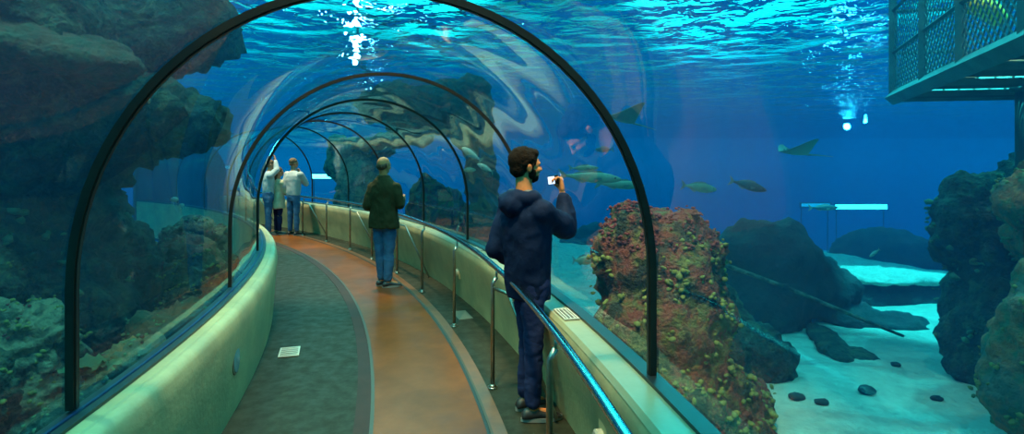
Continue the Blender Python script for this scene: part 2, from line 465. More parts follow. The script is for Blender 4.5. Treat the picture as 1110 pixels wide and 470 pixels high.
# dark boulder beside it
rock('boulder', [((3.15, 7.0, -.85), (.42, .4, .45)), ((2.8, 7.1, -.7), (.4, .4, .55)), ((2.7, 7.3, -.3), (.35, .4, .5))],
     M['green_rock'], vox=.06, amp=.10, freq=1.8, label='dark green boulder at the foot of the red rock, on the sand', seed=2)
# big dark rock further out
rock('dark_rock', [((4.55, 9.6, -.35), (1.1, .7, .75)), ((4.3, 9.6, .10), (.95, .6, .62)), ((5.2, 9.8, -.55), (.85, .6, .45)), ((4.0, 9.4, -.9), (1.0, .7, .5)), ((5.75, 9.5, -.95), (.75, .5, .22), (0, 8)), ((6.4, 9.2, -1.05), (.7, .4, .16), (0, 8))],
     M['dark_rock'], vox=.09, amp=.18, freq=1.1, label='big dark blue rock sloping down to the sand, behind the boulder', seed=3, strata=.015)
# sand topped ledge
lk = rock('ledge_rock', [((7.1, 11.0, -.95), (1.0, .8, .42)), ((7.9, 11.0, -.95), (.9, .7, .40))],
     M['dark_rock'], vox=.09, amp=.10, freq=1.3, label='low flat rock carrying a cap of bright sand', seed=4)
cap_ = rock('sand_cap', [((7.15, 10.9, -.52), (.95, .75, .12)), ((7.9, 10.9, -.55), (.7, .6, .1))], M['sand'], vox=.06, amp=.05, freq=2.2, fine=.03, seed=5)
asp(cap_, lk, 'cap of bright sand')
# fallen mast lying against the dark rock
o = empty('mast', (3.2, 8.6, .15)); tag(o, 'long thin pale pole leaning down across the big dark rock', 'pole')
bm = bmesh.new(); tube(bm, [(0, 0, 0), (1.0, -.1, -.36), (2.05, -.3, -.80), (2.6, -.4, -1.02)], [.035, .032, .028, .022], 10); obj('shaft', bm, M['pale_rock'], o)
bm = bmesh.new(); tube(bm, [(1.0, -.1, -.40), (1.0, -.1, -.32)], .05, 10); obj('iron_band', bm, M['dark_rock'], o)
# tall reef wall on the right
rg = rock('reef_cliff', [((6.4, 6.9, -.2), (.80, .8, 1.2)), ((5.95, 7.1, 1.1), (.42, .5, .42)), ((6.2, 7.2, .8), (.6, .6, .75)), ((7.0, 7.0, 1.0), (.9, .8, 1.1)),
    ((5.85, 6.7, -.55), (.42, .6, .7)), ((7.8, 6.6, 1.3), (1.0, .9, 1.3)), ((6.4, 6.4, -.6), (.8, .8, .7))],
    M['green_rock'], vox=.07, amp=.20, freq=1.3, fine=.07, label='tall dark green reef cliff under the metal platform', seed=6)
growth(rg, 120, M['coral_g'], .07, 'green_coral', 9)
ro = rock('orange_rock', [((4.75, 4.9, -.2), (.42, .5, .85)), ((4.95, 5.0, .25), (.42, .5, .6)), ((5.05, 4.6, -.9), (.7, .6, .5)), ((5.6, 5.2, .1), (.6, .6, 1.1))],
    M['orange_rock'], vox=.06, amp=.14, freq=1.5, fine=.045, label='rust orange encrusted rock standing before the green reef cliff', seed=7)
growth(ro, 130, M['sponge_y'], .045, 'yellow_sponge', 5)
ro2 = rock('orange_rock', [((5.55, 5.9, 1.30), (.34, .36, .30)), ((5.95, 5.9, 1.45), (.45, .45, .38)), ((6.5, 6.1, 1.3), (.6, .6, .75)), ((6.0, 6.1, .9), (.45, .45, .4))],
    M['orange_rock'], vox=.06, amp=.12, freq=1.7, fine=.04, label='rust orange crag high on the reef cliff, just under the platform', seed=8)
growth(ro2, 60, M['sponge_y'], .04, 'yellow_sponge', 6); asp(ro2, rg, 'rust orange crag high on the cliff'); ro2.name = 'crag'

M['slab_rock'] = mat('slab_rock', (.09, .035, .022), (.03, .035, .022), rough=.9, scale=6, lo=.42, hi=.6, bump=1, bscale=14, dist=.1)
# big cliff on the left, with its overhang
lg = rock('overhang_cliff', [((-6.4, 6.0, .2), (1.6, 1.6, 1.9)), ((-5.2, 6.2, 2.25), (1.5, 1.2, .62), (0, 6)), ((-3.85, 6.2, 2.22), (.62, .7, .34), (0, 4)), ((-6.5, 5.4, 3.2), (2.4, 1.6, 1.0)),
    ((-5.5, 6.2, 1.75), (1.0, 1.0, .6)), ((-5.25, 6.4, .9), (.50, .7, .8)), ((-4.9, 6.8, .1), (.6, .8, .8)), ((-4.5, 7.4, -.4), (.8, .9, .7)), ((-5.2, 6.8, 3.3), (1.7, 1.0, .55)),
    ((-8.0, 4.2, 1.2), (1.8, 2.0, 2.8))],
    M['green_rock'], vox=.085, amp=.30, freq=1.2, fine=.10, label='huge green overhanging cliff beyond the inner glass', seed=10, strata=.02)
growth(lg, 120, M['coral_g'], .07, 'green_coral', 10, cond=lambda p, n: p.z < 1.3)
lb = rock('brown_rock', [((-5.3, 5.0, 2.95), (1.7, .6, .26), (0, 12)), ((-4.3, 5.3, 2.72), (.8, .5, .22), (0, 10))],
    M['slab_rock'], vox=.07, amp=.12, freq=1.4, label='slanting brown slab high on the overhanging cliff', seed=11)
asp(lb, lg, 'slanting brown slab'); lb.name = 'rock_slab'
# low reef along the inner wall
rnd = random.Random(21)
reef = [(-2.75, 3.3, -.45, .36, .30, 'brown_rock'), (-3.1, 4.2, -.35, .42, .32, 'green_rock'), (-3.55, 3.1, -.3, .45, .42, 'brown_rock'),
        (-3.3, 5.0, -.25, .40, .34, 'orange_rock'), (-4.1, 3.9, -.1, .5, .45, 'green_rock'), (-3.6, 5.9, -.2, .42, .36, 'brown_rock'),
        (-4.3, 4.9, .05, .45, .4, 'pale_rock'), (-4.0, 6.9, .05, .45, .42, 'brown_rock'), (-3.2, 2.2, -.35, .5, .45, 'pale_rock'), (-4.5, 2.9, .1, .6, .5, 'green_rock'),
        (-3.9, 2.0, .0, .5, .6, 'brown_rock'), (-4.6, 8.0, .1, .5, .45, 'green_rock'), (-5.2, 5.2, .45, .5, .5, 'green_rock'), (-4.45, 7.5, .25, .5, .45, 'brown_rock'), (-3.75, 6.55, .15, .36, .42, 'green_rock'), (-4.9, 8.6, .45, .5, .4, 'pale_rock')]
names = ['at the foot of the largest arch rib', 'a little past the largest arch rib', 'low in the corner by the largest arch rib', 'halfway along the inner glass',
         'in the second row below the cliff', 'before the second arch rib', 'pale topped, in the middle of the reef', 'beneath the small bubbles by the second rib', 'in the lowest corner outside the inner glass',
         'behind the corner boulders', 'tall, at the very edge of the view', 'farthest along the inner glass', 'against the base of the cliff', 'rounded, hiding the curve of the tunnel beyond', 'upright, close beside the second arch rib', 'highest of those hiding the tunnel beyond']
for i, (x, y, z, s, h, mm) in enumerate(reef):
    bl = [((x, y, z), (s, s * .9, h)), ((x - s * .5, y + s * .3, z - .35), (s * .9, s * .9, .5)), ((x + s * .2, y - s * .3, z - .5), (s * .9, s * .8, .5))]
    k = rock('reef_boulder', bl, M[mm], vox=.035, amp=.13, freq=2.6, fine=.06,
             label=('%s boulder of the low reef, %s' % ({'brown_rock': 'brown', 'green_rock': 'green', 'orange_rock': 'rusty', 'pale_rock': 'olive'}[mm], names[i])), group='boulders of the low reef', seed=30 + i)
    growth(k, 42, M['coral_g' if i % 2 else 'sponge_y'], .035, 'coral_growth', 50 + i, cond=lambda p, n: n.z > .1)
    if i % 3 == 0: growth(k, 14, M['sponge_r'], .03, 'red_algae', 80 + i, cond=lambda p, n: n.z > .3)
# sea fans / leafy corals: a stem and folded blades
def leafy(loc, s, label, m):
    rt = empty('leafy_coral', loc); tag(rt, label, 'coral', 'leafy corals on the low reef')
    bm = bmesh.new(); tube(bm, [(0, 0, -.12 * s), (0, 0, .1 * s)], [.07 * s, .05 * s], 8); obj('stem', bm, M['brown_rock'], rt)
    bm = bmesh.new(); rn = random.Random(int(loc[0] * 100))
    for k in range(16):
        a = k * 2.4; l = s * rn.uniform(.25, .5); w = l * .45
        d = Vector((math.cos(a), math.sin(a), rn.uniform(.5, 1.3))).normalized(); sd = Vector((-math.sin(a), math.cos(a), 0))
        prev = None
        for j in range(6):
            u = j / 5; c = d * l * u + Vector((0, 0, -.25 * l * u * u)); ww = w * math.sin(math.pi * (.12 + .8 * u)) * .9
            wv = .03 * s * math.sin(j * 2.5)
            ring = [bm.verts.new(c - sd * ww + Vector((0, 0, wv))), bm.verts.new(c + Vector((0, 0, .05 * s * u))), bm.verts.new(c + sd * ww - Vector((0, 0, wv)))]
            if prev:
                bm.faces.new((prev[0], prev[1], ring[1], ring[0])); bm.faces.new((prev[1], prev[2], ring[2], ring[1]))
            prev = ring
    bmesh.ops.solidify(bm, geom=list(bm.faces), thickness=.008)
    obj('blades', bm, m, rt)
leafy((-3.35, 4.4, .02), .55, 'pale green leafy coral just past the largest arch rib', M['coral_g'])
leafy((-4.15, 3.9, .42), .7, 'large green leafy coral before the big cliff', M['coral_g'])
leafy((-3.7, 3.2, .14), .6, 'yellow green leafy coral at the edge of the view', M['sponge_y'])

# rocks seen down the tunnel
rock('rock_pillar', [((-4.9, 18.0, .5), (.75, .7, 1.8)), ((-4.6, 18.0, 2.2), (.8, .7, .45)), ((-3.6, 17.8, 2.45), (1.1, .6, .25)), ((-5.7, 18.2, 1.8), (.5, .5, .8)), ((-4.9, 18, -.8), (1.2, 1.0, .6))],
     M['pale_rock'], vox=.11, amp=.25, freq=1.1, label='pale rock pillar with a wide top, beyond the far bend', seed=12)
rock('rock_arch', [((-1.95, 13.0, 3.0), (1.1, .9, .75)), ((-.9, 13.0, 2.7), (.6, .6, 1.0)), ((-.75, 13, 1.6), (.35, .4, 1.2)), ((-2.9, 13.4, 3.1), (1.0, .7, .4)), ((-.6, 13.1, .2), (.5, .6, 1.4))],
     M['brown_rock'], vox=.1, amp=.24, freq=1.2, label='brown rock arch hanging over the tunnel past the third rib', seed=13)
rock('red_rock', [((-2.05, 14.4, .0), (.8, .7, 1.3)), ((-1.6, 14.2, -.2), (.7, .7, 1.0)), ((-2.2, 14.5, .9), (.45, .5, .6))],
     M['red_rock'], vox=.09, amp=.18, freq=1.4, label='small distant red rock behind the man in green', seed=14)
for i, (x, y, s, lab) in enumerate([(10.6, 15.5, 1.15, 'far dark rock mound behind the sand topped ledge'), (2.6, 17.5, 1.0, 'far dark rock mound behind the raised phone')]):
    rock('rock_mound', [((x, y, -1.0), (s * 1.4, s, s * .7)), ((x + s * .8, y, -1.2), (s, s, s * .5))], M['dark_rock'], vox=.14, amp=.25, freq=.9, label=lab, seed=15 + i)
# tunnel plinth under the floor, seen from the water
rock('sunken_slab', [((4.74, 8.3, -.98), (.22, .95, .09), -16), ((4.9, 7.7, -1.0), (.2, .4, .07), -16)], M['green_rock'], vox=.03, amp=.04, freq=3, fine=.015, label='long flat dark slab half buried in the bright sand', cat='slab', seed=77)
# stones on the sand
def px(x, y, z):      # point at height z on the line of sight through a place in the view
    d = 600.0 * (1.7 - z) / (y - 176.0); return ((x - 555.0) / 600.0 * d, d)
for i, (x, y, s, lab) in enumerate([(940, 430, .085, 'dark rounded stone alone on the bright sand'), (863, 436, .07, 'dark stone on the shaded sand, nearer the red rock'), (890, 443, .06, 'smaller dark stone right of the stone nearest the red rock'), (971, 399, .05, 'small flat stone high on the bright sand'), (1016, 438, .05, 'small stone near the foot of the orange rock')]):
    X, Y = px(x, y, Z_SAND)
    rock('stone', [((X, Y, sand_h(X, Y) + s * .35), (s * 1.3, s, s * .6))], M['dark_rock'], vox=.015, amp=.02, freq=8, fine=.005, label=lab, cat='stone', group='loose stones on the sand', seed=40 + i)

# ------------------------------------------------------------------ the metal platform hanging at the water level
M['galv'] = mat('galvanised_metal', (.10, .22, .22), (.06, .14, .15), rough=.5, metal=.2, scale=4)
M['galv_dark'] = mat('dark_grating', (.05, .11, .12), rough=.6)
plat = empty('metal_platform', (5.3, 7.7, 2.60)); tag(plat, 'galvanised metal cage platform hanging from above into the water', 'platform')
u = Vector((-.385, -.923, 0)); v = Vector((.985, -.17, 0)); LU, LV = 5.2, 4.2; H = 1.9
def bar(name, a, b, r, m, parent=plat, sq=True, bmx=None):
    bm = bmx or bmesh.new(); tube(bm, [a, b], r * (1.2 if sq else 1), 4 if sq else 10)
    return obj(name, bm, m, parent, smooth=not sq) if bmx is None else None
bar('side_beam', (0, 0, 0), u * LU, .085, M['galv']); bar('end_beam', (0, 0, 0), v * LV, .05, M['galv'])
bar('side_beam', v * LV, v * LV + u * LU, .06, M['galv'])
bar('end_beam', u * LU, v * LV + u * LU, .05, M['galv'])
bm = bmesh.new()                                                     # floor grating
for i in range(1, 26): tube(bm, [v * LV * i / 26, v * LV * i / 26 + u * LU], .012, 4)
for i in range(1, 90): tube(bm, [u * LU * i / 90, u * LU * i / 90 + v * LV], .021, 4)
obj('floor_grating', bm, M['galv_dark'], plat, smooth=False)
bm = bmesh.new()
for i in range(1, 5): tube(bm, [u * LU * i / 5 + Vector((0, 0, -.05)), u * LU * i / 5 + v * LV + Vector((0, 0, -.05))], .05, 4)
obj('cross_beams', bm, M['galv'], plat, smooth=False)
for a in (0, .27, .5, .75, 1.0): bar('upright', u * LU * a, u * LU * a + Vector((0, 0, H)), .05, M['galv'])
for a in (.33, .66, 1.0): bar('upright', v * LV * a, v * LV * a + Vector((0, 0, H)), .045, M['galv'])
bm = bmesh.new()
for z in (.62, 1.2, 1.85):
    tube(bm, [Vector((0, 0, z)), u * LU + Vector((0, 0, z))], .028, 4); tube(bm, [Vector((0, 0, z)), v * LV + Vector((0, 0, z))], .025, 4)
obj('guard_rails', bm, M['galv'], plat, smooth=False)
bm = bmesh.new()                                                     # side mesh
nU = 44
for i in range(nU):
    for s in (-1, 1):
        a = LU * i / nU; b = a + s * .62
        b = min(max(b, 0), LU); tube(bm, [u * a + Vector((0, 0, .02)), u * b + Vector((0, 0, .02 + abs(b - a)))], .009, 3, caps=False)
        tube(bm, [u * a + Vector((0, 0, .62)), u * b + Vector((0, 0, .62 + abs(b - a)))], .0065, 3, caps=False)
for i in range(36):
    for s in (-1, 1):
        a = LV * i / 36; b = min(max(a + s * .62, 0), LV); tube(bm, [v * a + Vector((0, 0, .02)), v * b + Vector((0, 0, .02 + abs(b - a)))], .0065, 3, caps=False)
obj('side_mesh', bm, M['galv_dark'], plat, smooth=False)
o = empty('float_buoy', (4.75, 5.6, 3.22)); o.rotation_euler = (0, .12, .5)
tag(o, 'yellow float hanging inside the metal platform', 'float')
M['yellow'] = mat('yellow_plastic', (.65, .60, .05), rough=.4)
bm = bmesh.new(); tube(bm, [(-.42, 0, -.06), (-.36, 0, -.02), (-.1, 0, .05), (.15, 0, .06), (.36, 0, .02), (.42, 0, -.02)], [.03, .085, .1, .1, .085, .03], 16); obj('shell', bm, M['yellow'], o)
bm = bmesh.new(); tube(bm, [(0, 0, .15), (.02, 0, .4), (.0, 0, .6)], .012, 6); obj('rope', bm, M['galv_dark'], o)
# dark pile from the reef up to the platform
o = empty('pile', (5.95, 6.45, 1.2)); tag(o, 'dark upright post between the reef cliff and the platform', 'post')
bm = bmesh.new(); tube(bm, [(0, 0, 0), (0, 0, 1.35)], .07, 14); obj('shaft', bm, M['galv_dark'], o)
bm = bmesh.new(); tube(bm, [(0, 0, 1.32), (0, 0, 1.38)], .12, 14); obj('collar', bm, M['galv'], o)

# ------------------------------------------------------------------ fish
M['silver_fish'] = mat('silver_fish', (.55, .60, .52), (.38, .46, .42), rough=.25, scale=8, spec=.8)
M['dark_fish'] = mat('dark_fish', (.06, .09, .11), (.09, .12, .13), rough=.4, scale=8)
M['olive_fish'] = mat('olive_fish', (.24, .34, .25), (.34, .42, .28), rough=.4, scale=8)
M['fin'] = mat('fish_fin', (.20, .27, .25), rough=.5)
M['eye'] = mat('fish_eye', (.01, .01, .01), rough=.1)
M['ray_skin'] = mat('ray_skin', (.16, .22, .18), (.24, .28, .22), rough=.5, scale=6)
def fish(name, loc, L, yaw, pitch, label, m, slim=1.0, cat='fish', group=None):
    rt = empty(name, loc, R(yaw)); rt.rotation_euler = (0, R(-pitch), R(yaw)); tag(rt, label, cat, group)
    xs = [.5, .48, .42, .32, .18, .02, -.14, -.28, -.36, -.40]
    hh = [.008, .035, .075, .115, .145, .14, .105, .06, .038, .035]
    ww = [.006, .022, .042, .06, .07, .065, .048, .026, .014, .008]
    bm = bmesh.new(); tube(bm, [(x * L, 0, 0) for x in xs], [(w * L * slim, h * L * slim) for w, h in zip(ww, hh)], 16, side=(0, 1, 0)); obj('body', bm, m, rt)
    def fin(nm, pts, th=.006):
        bm = bmesh.new(); A = [bm.verts.new((x * L, th * L, z * L)) for x, z in pts]; B = [bm.verts.new((x * L, -th * L, z * L)) for x, z in pts]
        bm.faces.new(A); bm.faces.new(B[::-1])
        for i in range(len(A)): bm.faces.new((A[i], B[i], B[(i + 1) % len(A)], A[(i + 1) % len(A)]))
        bmesh.ops.recalc_face_normals(bm, faces=bm.faces); return obj(nm, bm, M['fin'], rt, smooth=False)
    s = slim
    fin('tail_fin', [(-.385, .03 * s), (-.46, .10 * s + .01), (-.53, .14 * s + .02), (-.475, 0), (-.53, -.14 * s - .02), (-.46, -.10 * s - .01), (-.385, -.03 * s)])
    fin('dorsal_fin', [(.22, .125 * s), (.14, .19 * s), (.0, .19 * s), (-.14, .15 * s), (-.27, .085 * s), (-.26, .045 * s), (0, .12 * s)])
    fin('anal_fin', [(-.06, -.115 * s), (-.12, -.17 * s), (-.24, -.10 * s), (-.25, -.06 * s)])
    for sy in (-1, 1):
        bm = bmesh.new(); a = [bm.verts.new(p) for p in ((.20 * L, sy * .064 * L * s, -.02 * L), (.07 * L, sy * .12 * L * s, -.07 * L), (.05 * L, sy * .10 * L * s, -.01 * L), (.19 * L, sy * .066 * L * s, .01 * L))]
        bm.faces.new(a); bmesh.ops.solidify(bm, geom=list(bm.faces), thickness=.006 * L); obj('pectoral_fin', bm, M['fin'], rt, smooth=False)
        bm = bmesh.new(); blob(bm, (.395 * L, sy * .045 * L * s, .025 * L * s), (.016 * L, .008 * L, .016 * L), 2); obj('eye', bm, M['eye'], rt)
    return rt
def at(x, y, d): return ((x - 555) / 600 * d, d, 1.7 - (y - 176) / 600 * d)
fish('fish', at(511, 167, 9.0), .42, 155, 30, 'silver fish swimming upper of the pair past the third rib', M['silver_fish'], 1.0, group='pair of silver fish')
fish('fish', at(526, 182, 9.2), .33, 155, 24, 'silver fish lower of the pair past the third rib', M['silver_fish'], 1.0, group='pair of silver fish')
fish('fish', at(508, 184, 11), .3, 20, 0, 'dim olive fish under the pair of silver fish', M['olive_fish'])
fish('fish', at(758, 203, 9), .58, 2, -8, 'olive fish swimming above the red rock', M['olive_fish'], .9)
fish('fish', at(811, 201, 8.5), .56, -8, -16, 'dark fish swimming above the big dark rock', M['dark_fish'], .85)
fish('fish', at(893, 225, 11), .62, 5, 0, 'dark fish before the bright underwater window', M['dark_fish'], .6)
fish('fish', at(948, 274, 9), .20, 170, -40, 'tiny pale fish over the sand topped ledge', M['silver_fish'])
fish('fish', at(633, 182, 8), .45, 12, 0, 'slim green fish beside the raised phone, highest of three', M['olive_fish'], .6)
fish('fish', at(640, 192, 7.6), 0.85, -6, -4, 'long slim green fish between the raised phone and the arch rib', M['olive_fish'], .62)
fish('fish', at(672, 200, 8), .7, -4, -2, 'slim green fish passing behind the largest arch rib', M['olive_fish'], .62)
fish('fish', at(632, 282, 7), .26, 0, 0, 'round pale fish low between the man in navy and the red rock', M['olive_fish'], 1.5)
fish('fish', at(655, 162, 12), .4, 160, 0, 'small far fish above the slim green fishes', M['dark_fish'])
def ray(loc, W, yaw, pitch, roll, label):
    rt = empty('stingray', loc); rt.rotation_euler = (R(roll), R(pitch), R(yaw)); tag(rt, label, 'ray')
    bm = bmesh.new(); n, k = 20, 10; top = []; bot = []
    for i in range(n + 1):
        y = -1 + 2 * i / n; c = 1 - abs(y)
        f = .42 * c ** .7 - .05 * abs(y); b_ = -.32 * c ** 1.2 - .12 * abs(y)
        rt_, rb_ = [], []
        for j in range(k + 1):
            x = b_ + (f - b_) * j / k; th = .07 * (c ** 1.5) * math.sin(math.pi * (j + .3) / (k + .6)) + .004
            zz = .28 * abs(y) ** 1.6
            rt_.append(bm.verts.new((x * W, y * W * .62, (zz + th) * W))); rb_.append(bm.verts.new((x * W, y * W * .62, (zz - th * .6) * W)))
        top.append(rt_); bot.append(rb_)
    for i in range(n):
        for j in range(k):
            bm.faces.new((top[i][j], top[i][j + 1], top[i + 1][j + 1], top[i + 1][j])); bm.faces.new((bot[i][j], bot[i + 1][j], bot[i + 1][j + 1], bot[i][j + 1]))
        bm.faces.new((top[i][0], top[i + 1][0], bot[i + 1][0], bot[i][0])); bm.faces.new((top[i][k], bot[i][k], bot[i + 1][k], top[i + 1][k]))
    bmesh.ops.recalc_face_normals(bm, faces=bm.faces); obj('body', bm, M['ray_skin'], rt)
    bm = bmesh.new(); tube(bm, [(-.3 * W, 0, 0), (-.6 * W, 0, .02 * W), (-1.0 * W, .03 * W, .02 * W)], [.025 * W, .014 * W, .004 * W], 8); obj('tail', bm, M['ray_skin'], rt)
    for sy in (-1, 1):
        bm = bmesh.new(); blob(bm, (.25 * W, sy * .06 * W, .065 * W), (.02 * W, .015 * W, .018 * W), 2); obj('eye', bm, M['eye'], rt)
ray(at(676, 130, 8.0), .60, 205, -14, 12, 'grey green ray gliding behind the largest arch rib')
ray(at(862, 166, 9.5), .72, 190, -6, 4, 'brown ray gliding in open water above the dark fish')

# tiny pale bubbles / jellies near the second rib
M['pearl'] = mat('pearl', (.6, .75, .7), rough=.3)
for x, y, s, lab in ((189, 216, .03, 'small pale round jellyfish beside the cliff'), (197, 222, .02, 'smaller pale jellyfish just under the round one')):
    c = at(x, y, 6.5); rt = empty('jellyfish', c); tag(rt, lab, 'jellyfish', 'pale jellyfish by the cliff')
    bm = bmesh.new(); blob(bm, (0, 0, 0), (s * 1.4, s * 1.4, s), 3); obj('bell', bm, M['pearl'], rt)
    bm = bmesh.new()
    for a in range(5): tube(bm, [(s * .7 * math.cos(a * 1.256), s * .7 * math.sin(a * 1.256), -s * .6), (s * .8 * math.cos(a * 1.256), s * .8 * math.sin(a * 1.256), -s * 2.4)], [.004, .001], 5)
    obj('tentacles', bm, M['pearl'], rt)

# ------------------------------------------------------------------ underwater lights and lit windows on the far side
M['window_glow'] = emission('lit_window', (.5, 1.0, 1.0), 14.0)
M['window_dim'] = emission('dim_window', (.05, .75, 1.0), 1.3)
M['lamp_glow'] = emission('lamp_lens', (.75, .95, 1.0), 160.0)
def far_window(x0, x1, y, d, h, m, label):
    X0, X1 = (x0 - 555) / 600 * d, (x1 - 555) / 600 * d; z = 1.7 - (y - 176) / 600 * d
    rt = empty('viewing_window', ((X0 + X1) / 2, d, Z_SAND)); tag(rt, label, 'window', 'lit windows on the far side of the tank')
    w = X1 - X0; hz = z - Z_SAND
    for s in (-1, 1):
        bm = bmesh.new(); tube(bm, [(s * w * .45, .1, -3), (s * w * .45, .1, hz - h / 2)], .025, 8); obj('stay', bm, M['dark_rock'], rt)
    bm = bmesh.new()
    box(bm, (0, 0, hz + h / 2 + .02), (w + .08, .1, .04)); box(bm, (0, 0, hz - h / 2 - .02), (w + .08, .1, .04)); box(bm, (-w / 2 - .02, 0, hz), (.04, .1, h)); box(bm, (w / 2 + .02, 0, hz), (.04, .1, h))
    obj('frame', bm, M['dark_rock'], rt, smooth=False)
    bm = bmesh.new(); box(bm, (0, .05, hz), (w, .04, h)); obj('pane', bm, m, rt, smooth=False)
far_window(905, 962, 224, 27.0, .24, M['window_glow'], 'brightly lit narrow window far off above the dark rock')
far_window(868, 900, 222, 26.5, .16, M['window_dim'], 'small dim window just left of the brightest far window')
far_window(338, 370, 191, 30.0, .24, M['window_glow'], 'lit window seen through the end of the tunnel')
far_window(190, 250, 181, 26.0, .14, M['window_dim'], 'dim lit window beyond the inner glass by the cliff')
def flood(x, y, d, s, label):
    c = at(x, y, d); rt = empty('flood_light', c); tag(rt, label, 'light', 'floodlights hanging under the far water level')
    bm = bmesh.new(); tube(bm, [(0, .35, 0), (0, .3, 0), (0, 0, 0)], [s * .5, s * .8, s * 1.1], 20); obj('housing', bm, M['galv_dark'], rt)
    bm = bmesh.new(); tube(bm, [(0, 0, 0), (0, -.03, 0)], [s, s * .95], 20); obj('lens', bm, M['lamp_glow'], rt)
    bm = bmesh.new(); tube(bm, [(0, .2, 0), (0, .2, 1.8)], .03, 8); obj('hanger', bm, M['galv_dark'], rt)
flood(918, 137, 28, .16, 'bright floodlight under the water level left of the metal platform')
flood(385, 68, 12, .045, 'floodlight under the water level above the tunnel')
flood(402, 112, 19, .06, 'far floodlight under the water level over the tunnel bend')
flood(938, 131, 30, .10, 'smaller floodlight beside the bright one, nearer the platform')

# ================================================================== PEOPLE
M['skin'] = mat('skin', (.42, .22, .13), (.36, .18, .10), rough=.5, scale=20)
M['skin_warm'] = mat('skin_warm', (.72, .28, .10), (.60, .22, .08), rough=.5, scale=20)
M['hair_dark'] = mat('dark_hair', (.008, .006, .005), (.016, .011, .008), rough=.9, spec=.1, scale=40, bump=.6, bscale=60)
M['hair_brown'] = mat('brown_hair', (.07, .035, .018), (.12, .06, .03), rough=.6, scale=30, bump=.6, bscale=50)
M['hair_short'] = mat('short_brown_hair', (.16, .10, .05), (.09, .055, .03), rough=.7, scale=40, bump=.5, bscale=60)
M['navy'] = mat('navy_fabric', (.005, .017, .060), (.003, .010, .038), rough=.75, scale=6, bump=.2, bscale=40, spec=.12)
M['navy_lining'] = mat('grey_lining', (.16, .19, .21), (.10, .12, .14), rough=.8, scale=20, spec=.12)
M['jeans_dark'] = mat('dark_jeans', (.010, .022, .085), (.018, .032, .11), rough=.85, scale=8, bump=.2, bscale=60, spec=.12)
M['jeans'] = mat('blue_jeans', (.035, .12, .28), (.06, .18, .36), rough=.85, scale=6, bump=.2, bscale=60, spec=.12)
M['olive'] = mat('olive_fabric', (.048, .040, .018), (.06, .052, .024), rough=.8, scale=6, bump=.2, bscale=40, spec=.12)
M['cream'] = mat('cream_knit', (.62, .62, .45), (.50, .52, .38), rough=.9, scale=14, bump=.3, bscale=60, spec=.12)
M['pale_sweater'] = mat('pale_sweater', (.50, .58, .60), (.42, .50, .54), rough=.9, scale=14, bump=.2, bscale=60, spec=.12)
M['pale_shirt'] = mat('pale_blue_shirt', (.42, .56, .62), (.34, .48, .56), rough=.8, scale=10, bump=.2, bscale=60, spec=.12)
M['shoe'] = mat('dark_shoe', (.015, .016, .02), rough=.5)
M['sole'] = mat('shoe_sole', (.25, .27, .27), rough=.6)
M['black_plastic'] = mat('black_plastic', (.01, .01, .012), rough=.3)

def yv(yaw):      # facing and right-hand directions for a turn to the right of straight ahead
    a = R(yaw); return Vector((math.sin(a), math.cos(a), 0)), Vector((math.cos(a), -math.sin(a), 0))
def crumple(o, amp, freq, seed=0, stretch=(1, 1, .6)):
    me = o.data; sd = Vector((seed * 3.1, seed * 1.3, seed * 7.7)); nr = [v.normal.copy() for v in me.vertices]
    for v, n in zip(me.vertices, nr):
        q = Vector((v.co.x * stretch[0], v.co.y * stretch[1], v.co.z * stretch[2])) * freq + sd
        v.co += n * amp * (noise.noise(q) + .7 * (1 - 2 * abs(noise.noise(q * 1.9))) * .6)
    return o
def loft(bm, rings, side, seg=28):
    """rings: (x, y, z, half width across, half depth)"""
    s = Vector(side).normalized(); f = Vector((0, 0, 1)).cross(s); rr_ = []
    for x, y, z, a, b in rings:
        rr_.append([bm.verts.new(Vector((x, y, z)) + s * (a * math.copysign(abs(math.cos(u)) ** .85, math.cos(u))) + f * (b * math.copysign(abs(math.sin(u)) ** .85, math.sin(u)))) for u in [2 * math.pi * k / seg for k in range(seg)]])
    for i in range(len(rr_) - 1):
        for k in range(seg): bm.faces.new((rr_[i][k], rr_[i][(k + 1) % seg], rr_[i + 1][(k + 1) % seg], rr_[i + 1][k]))
    bm.faces.new(rr_[0][::-1]); bm.faces.new(rr_[-1])
    bmesh.ops.recalc_face_normals(bm, faces=bm.faces)
def chain(bm, pts, rad):
    for i in range(len(pts) - 1): capsule(bm, pts[i], pts[i + 1], rad[i], rad[i + 1])

def head(bm, c, yaw, pitch=0.0, sc=1.0):
    """skull, jaw, nose, lips, ears; returns its matrix, +Y the face"""
    Mh = Matrix.Translation(c) @ Matrix.Rotation(R(-yaw), 4, 'Z') @ Matrix.Rotation(R(pitch), 4, 'X') @ Matrix.Scale(sc, 4)
    def e(p, s, sub=3): bmesh.ops.create_icosphere(bm, subdivisions=sub, radius=1.0, matrix=Mh @ Matrix.Translation(p) @ Matrix.Diagonal((*s, 1)))
    e((0, -.012, .028), (.076, .096, .088)); e((0, .022, -.03), (.060, .068, .075)); e((0, .05, -.075), (.036, .038, .034))
    e((0, .030, .01), (.064, .066, .07))
    for s in (-1, 1):
        e((s * .074, -.008, -.012), (.010, .020, .032), 2); e((s * .080, -.014, .0), (.008, .014, .018), 2)
        e((s * .032, .068, -.028), (.026, .020, .022), 2); e((s * .028, .082, .014), (.024, .012, .007), 2)
    capsule(bm, Mh @ Vector((0, .090, .008)), Mh @ Vector((0, .106, -.028)), .009 * sc, .013 * sc, 10)
    for s in (-1, 1): e((s * .011, .098, -.031), (.008, .009, .007), 2)
    e((0, .086, -.053), (.022, .010, .006), 2); e((0, .084, -.063), (.018, .010, .007), 2)
    return Mh
